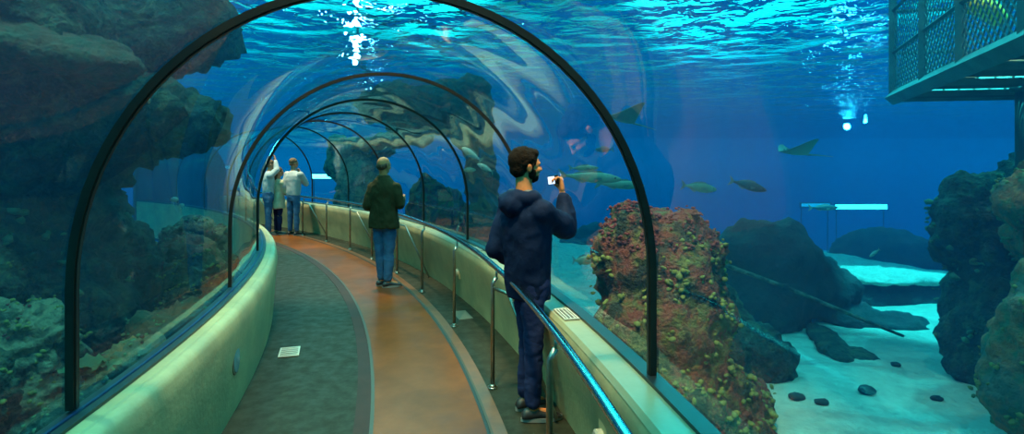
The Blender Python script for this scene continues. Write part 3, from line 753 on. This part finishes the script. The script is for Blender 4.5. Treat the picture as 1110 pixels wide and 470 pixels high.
def eyes(rt, Mh):
    bm = bmesh.new()
    for s in (-1, 1):
        bm = bmesh.new(); bmesh.ops.create_icosphere(bm, subdivisions=2, radius=1.0, matrix=Mh @ Matrix.Translation((s * .030, .079, -.002)) @ Matrix.Diagonal((.014, .009, .008, 1)))
        obj('eye', bm, M['eye'] if 'eye' in M else M['shoe'], rt)
def hand(bm, w, d, palm_n, thumb_side, curl=.5, r=.0085, sc=1.0):
    """palm and five bent fingers from the wrist w along d; the fingers curl towards palm_n"""
    d = Vector(d).normalized(); n = Vector(palm_n); n = (n - d * n.dot(d)).normalized(); s = d.cross(n).normalized() * thumb_side; w = Vector(w)
    for k in range(4):
        o = (k - 1.5) * -.021 * sc
        capsule(bm, w + s * (o * .55) + d * .01, w + d * .085 * sc + s * o, .017 * sc, .0125 * sc, 10)
    for k, l in enumerate((.072, .080, .074, .058)):
        o = (1.5 - k) * .021 * sc; p = w + d * .085 * sc + s * o; ang = curl * .4; q = p; l *= sc
        for j, fr in enumerate((.45, .32, .25)):
            ang += curl * (.75 if j else .5); dd = d * math.cos(ang) + n * math.sin(ang); q2 = q + dd * l * fr
            capsule(bm, q, q2, r * (1.05 - .1 * j), r * (.95 - .1 * j), 8); q = q2
    p = w + d * .025 * sc + s * .028 * sc; q = p + (d * .6 + s * .55 + n * .35).normalized() * .042 * sc; q2 = q + (d * .75 + n * .55 * curl * 1.3 + s * .1).normalized() * .032 * sc
    capsule(bm, p, q, r * 1.5, r * 1.2, 8); capsule(bm, q, q2, r * 1.15, r * .95, 8)
def shoe(rt, ank, yaw, L=.275, m='shoe', h=.085):
    f, s = yv(yaw); a = Vector((ank[0], ank[1], 0))
    bm = bmesh.new(); rings = []
    prof = [(-.075, .022, .030, .050), (-.065, .034, .045, .075), (-.03, .040, .055, .098), (.02, .041, .055, .092), (.07, .043, .045, .070), (.12, .047, .036, .056), (.165, .044, .030, .046), (.19, .032, .022, .034), (.20, .012, .012, .022)]
    for y, hw, mid, top in prof:
        rings.append([bm.verts.new(a + f * (y * L / .275) + s * (x * hw) + Vector((0, 0, z))) for x, z in ((-1, .018), (-1, mid), (-.62, top * .88), (0, top), (.62, top * .88), (1, mid), (1, .018), (0, .018))])
    for i in range(len(rings) - 1):
        for k in range(8): bm.faces.new((rings[i][k], rings[i][(k + 1) % 8], rings[i + 1][(k + 1) % 8], rings[i + 1][k]))
    bm.faces.new(rings[0][::-1]); bm.faces.new(rings[-1]); bmesh.ops.recalc_face_normals(bm, faces=bm.faces)
    o = obj('shoe', bm, M[m], rt); sb = o.modifiers.new('sub', 'SUBSURF'); sb.levels = 1; sb.render_levels = 1; bake(o)
    bm = bmesh.new(); A, B = [], []
    n = 20
    for k in range(n):
        u = 2 * math.pi * k / n; y = .0625 + .142 * math.cos(u); x = .048 * math.sin(u) * (1 - .12 * math.cos(u + .4) ** 2) * (1.02 if y > .05 else .88)
        p = a + f * (y * L / .275) + s * x; A.append(bm.verts.new(p + Vector((0, 0, 0.001)))); B.append(bm.verts.new(p + Vector((0, 0, .026))))
    bm.faces.new(A[::-1]); bm.faces.new(B)
    for k in range(n): bm.faces.new((A[k], A[(k + 1) % n], B[(k + 1) % n], B[k]))
    sharp(obj('sole', bm, M['sole'] if m == 'shoe' else M['shoe'], o))

def person(origin, label, S):
    rt = empty('person', origin); tag(rt, label, 'person')
    # the body, one continuous surface from head to feet
    bm = bmesh.new(); Mh = head(bm, Vector(S['head']), S['head_yaw'], S.get('head_pitch', 0), S.get('hs', 1.0))
    nk = Vector(S['neck']); chain(bm, [Vector(S['head']) + Vector((0, 0, -.06)) - yv(S['head_yaw'])[0] * .02, nk], [.052, .062])
    t = S['torso']; loft(bm, [(x, y, z, a * .72, b * .72) for x, y, z, a, b in t], yv(S['yaw'])[1], 20)
    for k in ('R', 'L'):
        sh, el, wr = [Vector(p) for p in S['arm' + k]]
        chain(bm, [sh, el, wr], [.045, .036, .025])
        hd = S.get('hand' + k)
        if hd: hand(bm, wr + (Vector(hd[0]).normalized()) * .02, hd[0], hd[1], hd[2], hd[3], r=S.get('fr', .0085))
        hp, kn, an = [Vector(p) for p in S['leg' + k]]
        chain(bm, [hp, kn, an], [.07, .05, .035]); f, _ = yv(S['foot' + k]); chain(bm, [an + Vector((0, 0, -.03)), an + f * .12 + Vector((0, 0, -.045))], [.030, .022])
    b = obj('body', bm, M[S.get('skin', 'skin')], rt); remesh(b, S.get('vox', .011), 2); bake(b)
    for p in b.data.polygons: p.use_smooth = True
    eyes(rt, Mh)
    # trousers
    bm = bmesh.new(); hips = [Vector(S['leg' + k][0]) for k in 'RL']; hc = (hips[0] + hips[1]) / 2
    loft(bm, [(hc.x, hc.y, hc.z - .10, .15, .105), (hc.x, hc.y, hc.z - .02, .17, .12), (hc.x, hc.y, hc.z + .08, .16, .115), (hc.x, hc.y, hc.z + .13, .15, .105)], yv(S['yaw'])[1], 20)
    for k in 'RL':
        hp, kn, an = [Vector(p) for p in S['leg' + k]]; lw = S.get('lw', 1.0)
        chain(bm, [hp, hp.lerp(kn, .5), kn, kn.lerp(an, .35), an + Vector((0, 0, .035))], [.093 * lw, .084 * lw, .066 * lw, .066 * lw, .056 * lw])
    j = obj('jeans', bm, M[S['jeans']], rt); remesh(j, .013, 3); bake(j); crumple(j, .011, 9, 2, (1, 1, 1.5))
    for k in 'RL': shoe(rt, S['leg' + k][2], S['foot' + k], S.get('shoeL', .275))
    # top
    bm = bmesh.new(); loft(bm, t, yv(S['yaw'])[1], 32); sr = S.get('sleeve', (.078, .066, .048))
    for k in 'RL':
        sh, el, wr = [Vector(p) for p in S['arm' + k]]; chain(bm, [sh, sh.lerp(el, .5), el, el.lerp(wr, .5), wr + (el - wr).normalized() * .035], [sr[0], (sr[0] + sr[1]) / 2, sr[1], (sr[1] + sr[2]) / 2, sr[2]])
    if S.get('top_extra'): S['top_extra'](bm)
    j = obj(S['top'], bm, M[S['topm']], rt); remesh(j, .012, 3); bake(j); crumple(j, S.get('cr', .012), 8, 5, (1, 1, .7))
    if S.get('after'): S['after'](rt, Mh, j)
    # hair
    if S.get('hair'):
        bm = bmesh.new()
        for p, s in S['hair']: bmesh.ops.create_icosphere(bm, subdivisions=4, radius=1.0, matrix=Mh @ Matrix.Translation(p) @ Matrix.Diagonal((*s, 1)))
        h = obj('hair', bm, M[S['hairm']], rt); remesh(h, .008, 1); bake(h); crumple(h, .005, 45, 3)
    return rt

# ---- the man in navy, raising a phone
f, r = yv(50)
def hood(bm):
    c = Vector((-.055, 0, 1.455)) - f * .075
    for u in range(-5, 6):
        a = u / 5 * 1.25; q = Vector((-.05, 0, 1.46)) - f * (.105 * math.cos(a)) + r * (.125 * math.sin(a)); q.z = 1.455 + .012 * math.cos(a * 3) + .02 * abs(u) / 5
        blob(bm, q, (.052, .052, .040), 2)
    blob(bm, c - f * .055 + Vector((0, 0, -.035)), (.10, .07, .075), 3, Matrix.Rotation(R(-50), 3, 'Z'))
    blob(bm, c - f * .04 - r * .05 + Vector((0, 0, -.005)), (.075, .07, .045), 3, Matrix.Rotation(R(-50), 3, 'Z'))
def navy_after(rt, Mh, top):
    # hood rim with its pale lining
    bm = bmesh.new(); pts = []
    for u in range(-8, 9):
        a = u / 8 * 1.35; q = Vector((-.05, 0, 1.5)) - f * (.098 * math.cos(a)) + r * (.108 * math.sin(a)); q.z = 1.497 + .006 * math.sin(u * 1.3); pts.append(q)
    tube(bm, pts, [.016] * len(pts), 8); o = obj('hood_lining', bm, M['navy_lining'], rt); o['label'] = 'grey lining showing at the edge of the hood'
    # beard
    bm = bmesh.new()
    for p, s in (((0, .045, -.078), (.045, .042, .034)), ((.050, .020, -.05), (.014, .030, .038)), ((-.050, .020, -.05), (.014, .030, .038)), ((0, .086, -.046), (.022, .010, .006))):
        bmesh.ops.create_icosphere(bm, subdivisions=3, radius=1.0, matrix=Mh @ Matrix.Translation(p) @ Matrix.Diagonal((*s, 1)))
    o = obj('beard', bm, M['hair_dark'], rt); remesh(o, .007, 1); bake(o); crumple(o, .003, 60, 1)
    # zip line down the back seam is left plain; hem band
person_navy = person((.14, 3.72, .005), 'man in navy hooded jacket raising a phone with his right hand at the glass', dict(
    head=(-.047, .0, 1.672), head_yaw=66, head_pitch=2, neck=(-.055, -.01, 1.46), yaw=50, hs=1.03,
    torso=[(-.03, 0, .79, .150, .125), (-.032, 0, .86, .155, .13), (-.035, 0, .96, .160, .13), (-.045, 0, 1.10, .175, .132), (-.05, 0, 1.25, .20, .138), (-.05, 0, 1.34, .205, .125), (-.052, 0, 1.41, .165, .10), (-.055, 0, 1.47, .085, .075), (-.055, 0, 1.50, .068, .066)],
    armR=((.055, -.125, 1.375), (.235, .06, 1.245), (.212, .15, 1.475)), armL=((-.155, .13, 1.37), (-.245, .10, 1.10), (-.06, .22, .96)),
    handR=((-.12, .25, .95), (-.7, -.1, .1), -1, 1.25), handL=((.7, .5, -.5), (0, 0, -1), 1, .4),
    legR=((-.01, -.065, .90), (.005, -.075, .50), (-.005, -.08, .09)), legL=((-.06, .075, .90), (-.03, .085, .50), (-.045, .09, .09)), footR=80, footL=66,
    jeans='jeans_dark', lw=.93, top='hooded_jacket', topm='navy', top_extra=hood, after=navy_after, cr=.017, vox=.0065, skin='skin_warm', hairm='hair_dark', sleeve=(.082, .072, .052),
    hair=[((0, -.022, .040), (.086, .098, .090)), ((0, -.055, -.015), (.066, .055, .060)), ((0, .022, .078), (.068, .068, .040)), ((.074, .008, -.004), (.010, .016, .032)), ((-.074, .008, -.004), (.010, .016, .032))]))
ph = empty('phone', (.14 + .152, 3.72 + .215, 1.575)); ph.rotation_euler = (R(4), R(-6), R(-58)); tag(ph, 'small black phone with a lit white screen held up at the glass', 'phone')
bm = bmesh.new(); box(bm, (0, 0, 0), (.125, .009, .066)); bevel(bm, .0035, 2); obj('case', bm, M['black_plastic'], ph)
M['screen'] = emission('lit_screen', (.55, .75, 1.0), 1.6)
bm = bmesh.new(); box(bm, (-.014, -.0052, 0), (.078, .001, .054)); o = obj('screen', bm, M['screen'], ph, smooth=False); o['label'] = 'lit white screen'
bm = bmesh.new(); tube(bm, [(.04, .0045, .01), (.04, .0075, .01)], .009, 16); obj('lens', bm, M['slot'], ph)

# ---- the man in the olive jacket
def collar(bm, c=(0, 0, 1.49)):
    for u in range(12):
        a = u / 12 * 2 * math.pi; blob(bm, (c[0] + .07 * math.cos(a), c[1] + .065 * math.sin(a), c[2]), (.024, .024, .034), 1)
def olive_after(rt, Mh, top):
    bm = bmesh.new()
    bm2 = bmesh.new(); fr, rr_ = yv(18)
    for s in (-1, 1):
        p = Vector((.0, 0, .95)) - fr * .17 + rr_ * (s * .10)
        box(bm2, p, (.11, .012, .10), Matrix.Rotation(R(-18), 3, 'Z'))
    bm2.free(); bm.free()
person((-1.75, 7.56, .007), 'balding man in dark olive jacket and blue jeans standing on the brown walkway', dict(
    head=(.0, .01, 1.652), head_yaw=30, neck=(0, 0, 1.45), yaw=18, hs=1.03,
    torso=[(0, 0, .80, .215, .145), (0, 0, .92, .205, .14), (0, 0, 1.08, .185, .13), (0, 0, 1.25, .195, .135), (0, 0, 1.36, .195, .12), (0, 0, 1.43, .165, .10), (0, 0, 1.48, .10, .08), (0, 0, 1.52, .068, .066)],
    armR=((.165, -.04, 1.36), (.235, -.06, 1.12), (.225, .14, 1.19)), armL=((-.165, .04, 1.36), (-.225, .0, 1.10), (-.10, .18, 1.05)), sleeve=(.070, .062, .048),
    handR=((.15, .95, .15), (-.8, .2, 0), -1, .9), handL=((.7, .6, 0), (0, 0, -1), 1, .6),
    legR=((.085, -.02, .88), (.08, -.03, .49), (.065, -.05, .09)), legL=((-.075, .03, .88), (-.06, .03, .49), (-.045, .05, .09)), footR=62, footL=56,
    jeans='jeans', top='jacket', topm='olive', top_extra=collar, after=None, cr=.015, vox=.009, fr=.0105, skin='skin_warm', hairm='hair_brown',
    hair=[((0, -.052, -.012), (.070, .058, .052)), ((.060, -.018, .004), (.020, .052, .036)), ((-.060, -.018, .004), (.020, .052, .036))]))

# ---- the pair at the far bend and the figure built for a reflection
person((-5.10, 12.92, .007), 'tall man in pale grey sweater with hand at his chin at the far bend', dict(
    head=(.0, .02, 1.672), head_yaw=42, neck=(0, 0, 1.47), yaw=30, hs=1.02,
    torso=[(0, 0, .93, .175, .12), (0, 0, 1.0, .18, .125), (0, 0, 1.12, .185, .125), (0, 0, 1.28, .21, .13), (0, 0, 1.38, .205, .12), (0, 0, 1.45, .15, .095), (0, 0, 1.50, .07, .07)],
    armR=((.19, -.08, 1.41), (.27, .06, 1.20), (.10, .17, 1.44)), armL=((-.18, .09, 1.41), (-.24, .05, 1.14), (-.20, .20, 1.0)),
    handR=((-.5, .1, .8), (-.5, -.7, .1), -1, 1.1), handL=((0, .8, -.5), (1, 0, 0), 1, .5),
    legR=((.085, -.04, .90), (.09, -.05, .49), (.09, -.05, .09)), legL=((-.08, .04, .90), (-.09, .04, .49), (-.10, .05, .09)), footR=42, footL=24,
    jeans='jeans', lw=.95, top='sweater', topm='pale_sweater', cr=.009, vox=.01, fr=.011, hairm='hair_short',
    hair=[((0, -.018, .048), (.080, .094, .080)), ((0, -.055, -.008), (.062, .050, .052))]))
def skirt(bm): pass
person((-5.52, 13.05, .007), 'woman in long cream cardigan with brown hair beside the man in pale sweater', dict(
    head=(.02, .02, 1.47), head_yaw=55, neck=(0, 0, 1.29), yaw=42, hs=.96,
    torso=[(0, 0, .62, .19, .15), (0, 0, .72, .185, .145), (0, 0, .90, .17, .125), (0, 0, 1.02, .16, .115), (0, 0, 1.15, .175, .12), (0, 0, 1.22, .17, .105), (0, 0, 1.27, .12, .085), (0, 0, 1.31, .06, .06)],
    armR=((.13, -.10, 1.22), (.20, -.02, 1.0), (.24, .12, 1.10)), armL=((-.13, .10, 1.22), (-.17, .14, .98), (-.02, .26, .95)),
    handR=((.7, .5, .4), (-.6, .2, .2), -1, .8), handL=((.6, .6, 0), (0, 0, -1), 1, .5),
    legR=((.065, -.05, .78), (.065, -.05, .43), (.06, -.05, .08)), legL=((-.065, .05, .78), (-.06, .05, .43), (-.06, .05, .08)), footR=60, footL=50,
    jeans='jeans_dark', lw=.8, top='cardigan', topm='cream', cr=.012, vox=.01, fr=.010, hairm='hair_brown', shoeL=.235,
    hair=[((0, -.018, .042), (.084, .098, .086)), ((0, -.070, -.05), (.075, .050, .11)), ((0, -.085, -.15), (.070, .042, .10))]))

# added figure standing in for a reflection in the inner glass
person((-5.68, 12.9, .007), 'figure in pale blue shirt and jeans at the turn, added for a reflection in the inner glass', dict(
    head=(.05, .02, 1.64), head_yaw=60, neck=(.02, 0, 1.46), yaw=55, hs=1.0,
    torso=[(0, 0, .92, .15, .11), (0, 0, 1.0, .155, .115), (0, 0, 1.15, .165, .12), (.01, 0, 1.3, .18, .12), (.02, 0, 1.38, .17, .11), (.02, 0, 1.44, .12, .09), (.02, 0, 1.49, .06, .06)],
    armR=((.10, -.12, 1.39), (.20, -.02, 1.52), (.13, .08, 1.74)), armL=((-.08, .13, 1.38), (-.14, .14, 1.12), (-.04, .26, .96)),
    handR=((-.3, .3, .8), (-.6, -.3, .1), -1, .5), handL=((.6, .6, 0), (0, 0, -1), 1, .5),
    legR=((.05, -.07, .89), (.05, -.08, .49), (.05, -.08, .09)), legL=((-.05, .07, .89), (-.05, .08, .49), (-.05, .09, .09)), footR=60, footL=50,
    jeans='jeans', lw=.9, top='shirt', topm='pale_shirt', cr=.01, vox=.01, fr=.010, hairm='hair_short',
    hair=[((0, -.018, .048), (.080, .094, .080)), ((0, -.055, -.008), (.062, .050, .052))]))

WATER_ABS, WATER_SCAT, WORLD, EXPOSURE = .15, .022, 1.15, 0.3
LAMPS = [
 ('a', 'hall_lamp', (0, 5, 7.5), (0, 6, 0), 3.0, 150, (.6, 1, .9), 150),
 ('s', 'flood_lamp', (7.5, 5.5, 8.5), (4.9, 6.2, -1), 13000, (.12, 1, .85), 32, .3, .15),
 ('s', 'flood_lamp', (8.5, 9.0, 8.5), (7.4, 10.4, -1), 14000, (.12, 1, .88), 30, .35, .15),
 ('s', 'reef_fill', (0.6, 2.6, 6.5), (1.3, 5.0, 0), 4200, (1, .5, .2), 34, .6, .2),  # warm fill, added to redden the raised hand and the rock
 ('s', 'reef_fill', (4.6, 3.6, 6.5), (5.4, 5.4, .3), 5000, (1, .5, .22), 34, .6, .2),  # warm fill, added to bring out the orange rock
 ('s', 'tunnel_fill', (-.8, 1.4, 6.8), (-.5, 4.4, .5), 3800, (1, .58, .24), 44, .6, .2),  # warm fill, added to light the man's neck and back
 ('s', 'tunnel_fill', (-3, 9, 7.0), (-2.6, 9.3, 0), 5200, (1, .58, .27), 48, .6, .2),  # added warm fill over the middle of the tunnel
 ('s', 'tunnel_fill', (-6, 12, 7.0), (-5.4, 13, 0), 5600, (1, .62, .35), 50, .5, .2),  # added warm fill over the far bend
 ('s', 'left_lamp', (-3.6, 2.6, 7.0), (-3.2, 3.6, 0), 1700, (.5, 1, .6), 60, .5, .15),
 ('s', 'left_lamp', (-6, 3.5, 7.0), (-5.0, 6.5, 1.5), 600, (.5, 1, .8), 46, .5, .15),
]

# ================================================================== WATER, LIGHT, CAMERA
# rippled water level overhead
m, nt, out = _new('water_surface'); N, L = nt.nodes, nt.links
tc = N.new('ShaderNodeTexCoord')
mp = N.new('ShaderNodeMapping'); mp.inputs['Scale'].default_value = (1.0, 1.0, 1.0); L.new(tc.outputs['Object'], mp.inputs[0])
def nz(sc, det, dist_, strength, prev=None, warp=0.0):
    n = N.new('ShaderNodeTexNoise'); n.inputs['Scale'].default_value = sc; n.inputs['Detail'].default_value = det; n.inputs['Distortion'].default_value = warp
    L.new(mp.outputs[0], n.inputs[0]); b = N.new('ShaderNodeBump'); b.inputs['Distance'].default_value = dist_; b.inputs['Strength'].default_value = strength
    L.new(n.outputs[0], b.inputs['Height'])
    if prev is not None: L.new(prev.outputs[0], b.inputs['Normal'])
    return b
b1 = nz(.75, 1.0, .75, 1.0, warp=.8); b2 = nz(3.2, 2.0, .13, 1.0, b1, warp=.8)
gl = N.new('ShaderNodeBsdfGlossy'); gl.inputs['Roughness'].default_value = .03; gl.inputs[0].default_value = (.75, .95, 1, 1)
tr = N.new('ShaderNodeBsdfTransparent'); tr.inputs[0].default_value = (1, 1, 1, 1)
rf = N.new('ShaderNodeBsdfRefraction'); rf.inputs['IOR'].default_value = 1.12; rf.inputs['Roughness'].default_value = .0
fr = N.new('ShaderNodeFresnel'); fr.inputs['IOR'].default_value = 1.065
for n in (gl, rf, fr): L.new(b2.outputs[0], n.inputs['Normal'])
m1 = N.new('ShaderNodeMixShader'); m1.inputs[0].default_value = .45; L.new(tr.outputs[0], m1.inputs[1]); L.new(rf.outputs[0], m1.inputs[2])
m2 = N.new('ShaderNodeMixShader'); L.new(fr.outputs[0], m2.inputs[0]); L.new(m1.outputs[0], m2.inputs[1]); L.new(gl.outputs[0], m2.inputs[2])
L.new(m2.outputs[0], out.inputs[0])
bm = bmesh.new(); vv = [bm.verts.new(p) for p in ((-45, -12, Z_SURF), (45, -12, Z_SURF), (45, 50, Z_SURF), (-45, 50, Z_SURF))]; bm.faces.new(vv)
o = obj('water_surface', bm, m, smooth=False); tag(o, kind='structure', label='rippled water surface overhead')

# the body of water round the tunnel
m, nt, out = _new('water'); N, L = nt.nodes, nt.links
va = N.new('ShaderNodeVolumeAbsorption'); va.inputs['Color'].default_value = (.0, .76, .93, 1); va.inputs['Density'].default_value = WATER_ABS
vs_ = N.new('ShaderNodeVolumeScatter'); vs_.inputs['Color'].default_value = (.0, .38, 1.0, 1); vs_.inputs['Density'].default_value = WATER_SCAT; vs_.inputs['Anisotropy'].default_value = .2
ad = N.new('ShaderNodeAddShader'); L.new(va.outputs[0], ad.inputs[0]); L.new(vs_.outputs[0], ad.inputs[1]); L.new(ad.outputs[0], out.inputs['Volume'])
bm = bmesh.new(); box(bm, (-2, 15.3, (Z_SURF - .02 - 2.5) / 2), (63, 48, Z_SURF - .02 + 2.5))
pts = arch(.012, 28, -.3)
n = 60; rings = [[bm.verts.new(P(r, T0 - .6 + (T1 + 1.2 - T0) * i / n, z)) for r, z in pts] for i in range(n + 1)]
fs = []
for i in range(n):
    for j in range(len(pts)):
        fs.append(bm.faces.new((rings[i][j], rings[i][(j + 1) % len(pts)], rings[i + 1][(j + 1) % len(pts)], rings[i + 1][j])))
fs.append(bm.faces.new(rings[0][::-1])); fs.append(bm.faces.new(rings[-1]))
bmesh.ops.recalc_face_normals(bm, faces=fs)
bmesh.ops.reverse_faces(bm, faces=fs)
me = bpy.data.meshes.new('water'); bm.to_mesh(me); bm.free(); me.materials.append(m)
o = bpy.data.objects.new('water', me); COL.objects.link(o); tag(o, kind='structure', label='clear blue water filling the tank')

# the hall above and the open water beyond
w = bpy.data.worlds.new('world'); SC.world = w; w.use_nodes = True; nt = w.node_tree; N, L = nt.nodes, nt.links
bg = N['Background']; tc = N.new('ShaderNodeTexCoord'); sx = N.new('ShaderNodeSeparateXYZ'); L.new(tc.outputs['Generated'], sx.inputs[0])
rp = N.new('ShaderNodeValToRGB'); L.new(N.new('ShaderNodeMapRange').outputs[0], rp.inputs[0]); mr = rp.inputs[0].links[0].from_node
mr.inputs[1].default_value = -.5; mr.inputs[2].default_value = 1.0; L.new(sx.outputs[2], mr.inputs[0])
cr = rp.color_ramp; cr.elements[0].position = 0; cr.elements[0].color = (0, .04, .08, 1); cr.elements[1].position = 1; cr.elements[1].color = (.15, 1.0, .95, 1)
for p, c in ((.22, (.0, .06, .20, 1)), (.30, (.0, .17, .36, 1)), (.335, (.0, .25, .48, 1)), (.385, (.0, .18, .36, 1)), (.43, (.0, .22, .36, 1)), (.48, (.0, .75, .80, 1)), (.58, (.03, 1, .95, 1))):
    e = cr.elements.new(p); e.color = c
nzw = N.new('ShaderNodeTexNoise'); nzw.inputs['Scale'].default_value = 2.2; nzw.inputs['Detail'].default_value = 2; L.new(tc.outputs['Generated'], nzw.inputs[0])
m3 = N.new('ShaderNodeMapRange'); m3.inputs[1].default_value = .42; m3.inputs[2].default_value = .62; m3.inputs[3].default_value = .10; m3.inputs[4].default_value = 4.0; L.new(nzw.outputs[0], m3.inputs[0])
mm = N.new('ShaderNodeMix'); mm.data_type = 'FLOAT'; mm.inputs[2].default_value = 1.0
m4 = N.new('ShaderNodeMapRange'); m4.inputs[1].default_value = .05; m4.inputs[2].default_value = .3; L.new(sx.outputs[2], m4.inputs[0])
L.new(m4.outputs[0], mm.inputs[0]); L.new(m3.outputs[0], mm.inputs[3]); 
L.new(rp.outputs[0], bg.inputs[0]); ml = N.new('ShaderNodeMath'); ml.operation = 'MULTIPLY'; ml.inputs[1].default_value = WORLD; L.new(mm.outputs[0], ml.inputs[0])
dp = N.new('ShaderNodeVectorMath'); dp.operation = 'DOT_PRODUCT'; dp.inputs[1].default_value = Vector((.12, .93, .33)).normalized(); L.new(tc.outputs['Generated'], dp.inputs[0])
mg = N.new('ShaderNodeMapRange'); mg.interpolation_type = 'SMOOTHSTEP'; mg.inputs[1].default_value = .90; mg.inputs[2].default_value = .985; mg.inputs[3].default_value = .75; mg.inputs[4].default_value = 3.4; L.new(dp.outputs['Value'], mg.inputs[0])
mk = N.new('ShaderNodeMix'); mk.data_type = 'FLOAT'; mk.inputs[2].default_value = 1.0; L.new(m4.outputs[0], mk.inputs[0]); L.new(mg.outputs[0], mk.inputs[3])
m5 = N.new('ShaderNodeMath'); m5.operation = 'MULTIPLY'; L.new(ml.outputs[0], m5.inputs[0]); L.new(mk.outputs[0], m5.inputs[1]); L.new(m5.outputs[0], bg.inputs[1])

def area(name, loc, tgt, size, power, color, spread=180, sy=None):
    l = bpy.data.lights.new(name, 'AREA'); l.energy = power; l.color = color; l.size = size; l.spread = R(spread)
    if sy: l.shape = 'RECTANGLE'; l.size_y = sy
    o = bpy.data.objects.new(name, l); COL.objects.link(o); o.location = loc
    o.rotation_euler = (Vector(tgt) - Vector(loc)).to_track_quat('-Z', 'Y').to_euler(); return o
def spot(name, loc, tgt, power, color, angle=60, blend=.4, rad=.15):
    l = bpy.data.lights.new(name, 'SPOT'); l.energy = power; l.color = color; l.spot_size = R(angle); l.spot_blend = blend; l.shadow_soft_size = rad
    o = bpy.data.objects.new(name, l); COL.objects.link(o); o.location = loc
    o.rotation_euler = (Vector(tgt) - Vector(loc)).to_track_quat('-Z', 'Y').to_euler(); return o
for a in LAMPS: (spot if a[0] == 's' else area)(*a[1:])

cam = bpy.data.cameras.new('camera'); co = bpy.data.objects.new('camera', cam); COL.objects.link(co)
co.location = (0, 0, 1.7); co.rotation_euler = (R(90), 0, 0)
cam.sensor_fit = 'HORIZONTAL'; cam.sensor_width = 36; cam.lens = 36 * 600 / 1110; cam.shift_y = -59 / 1110; cam.clip_start = .05; cam.clip_end = 300
SC.camera = co
vs = SC.view_settings; vs.view_transform = 'Standard'; vs.look = 'None'; vs.gamma = 1; vs.exposure = EXPOSURE; vs.use_curve_mapping = False
SC.cycles.use_denoising = True
SC.cycles.max_bounces = 10; SC.cycles.transparent_max_bounces = 24; SC.cycles.volume_bounces = 0
SC.cycles.glossy_bounces = 5; SC.cycles.sample_clamp_indirect = 6; SC.cycles.caustics_reflective = False; SC.cycles.caustics_refractive = False
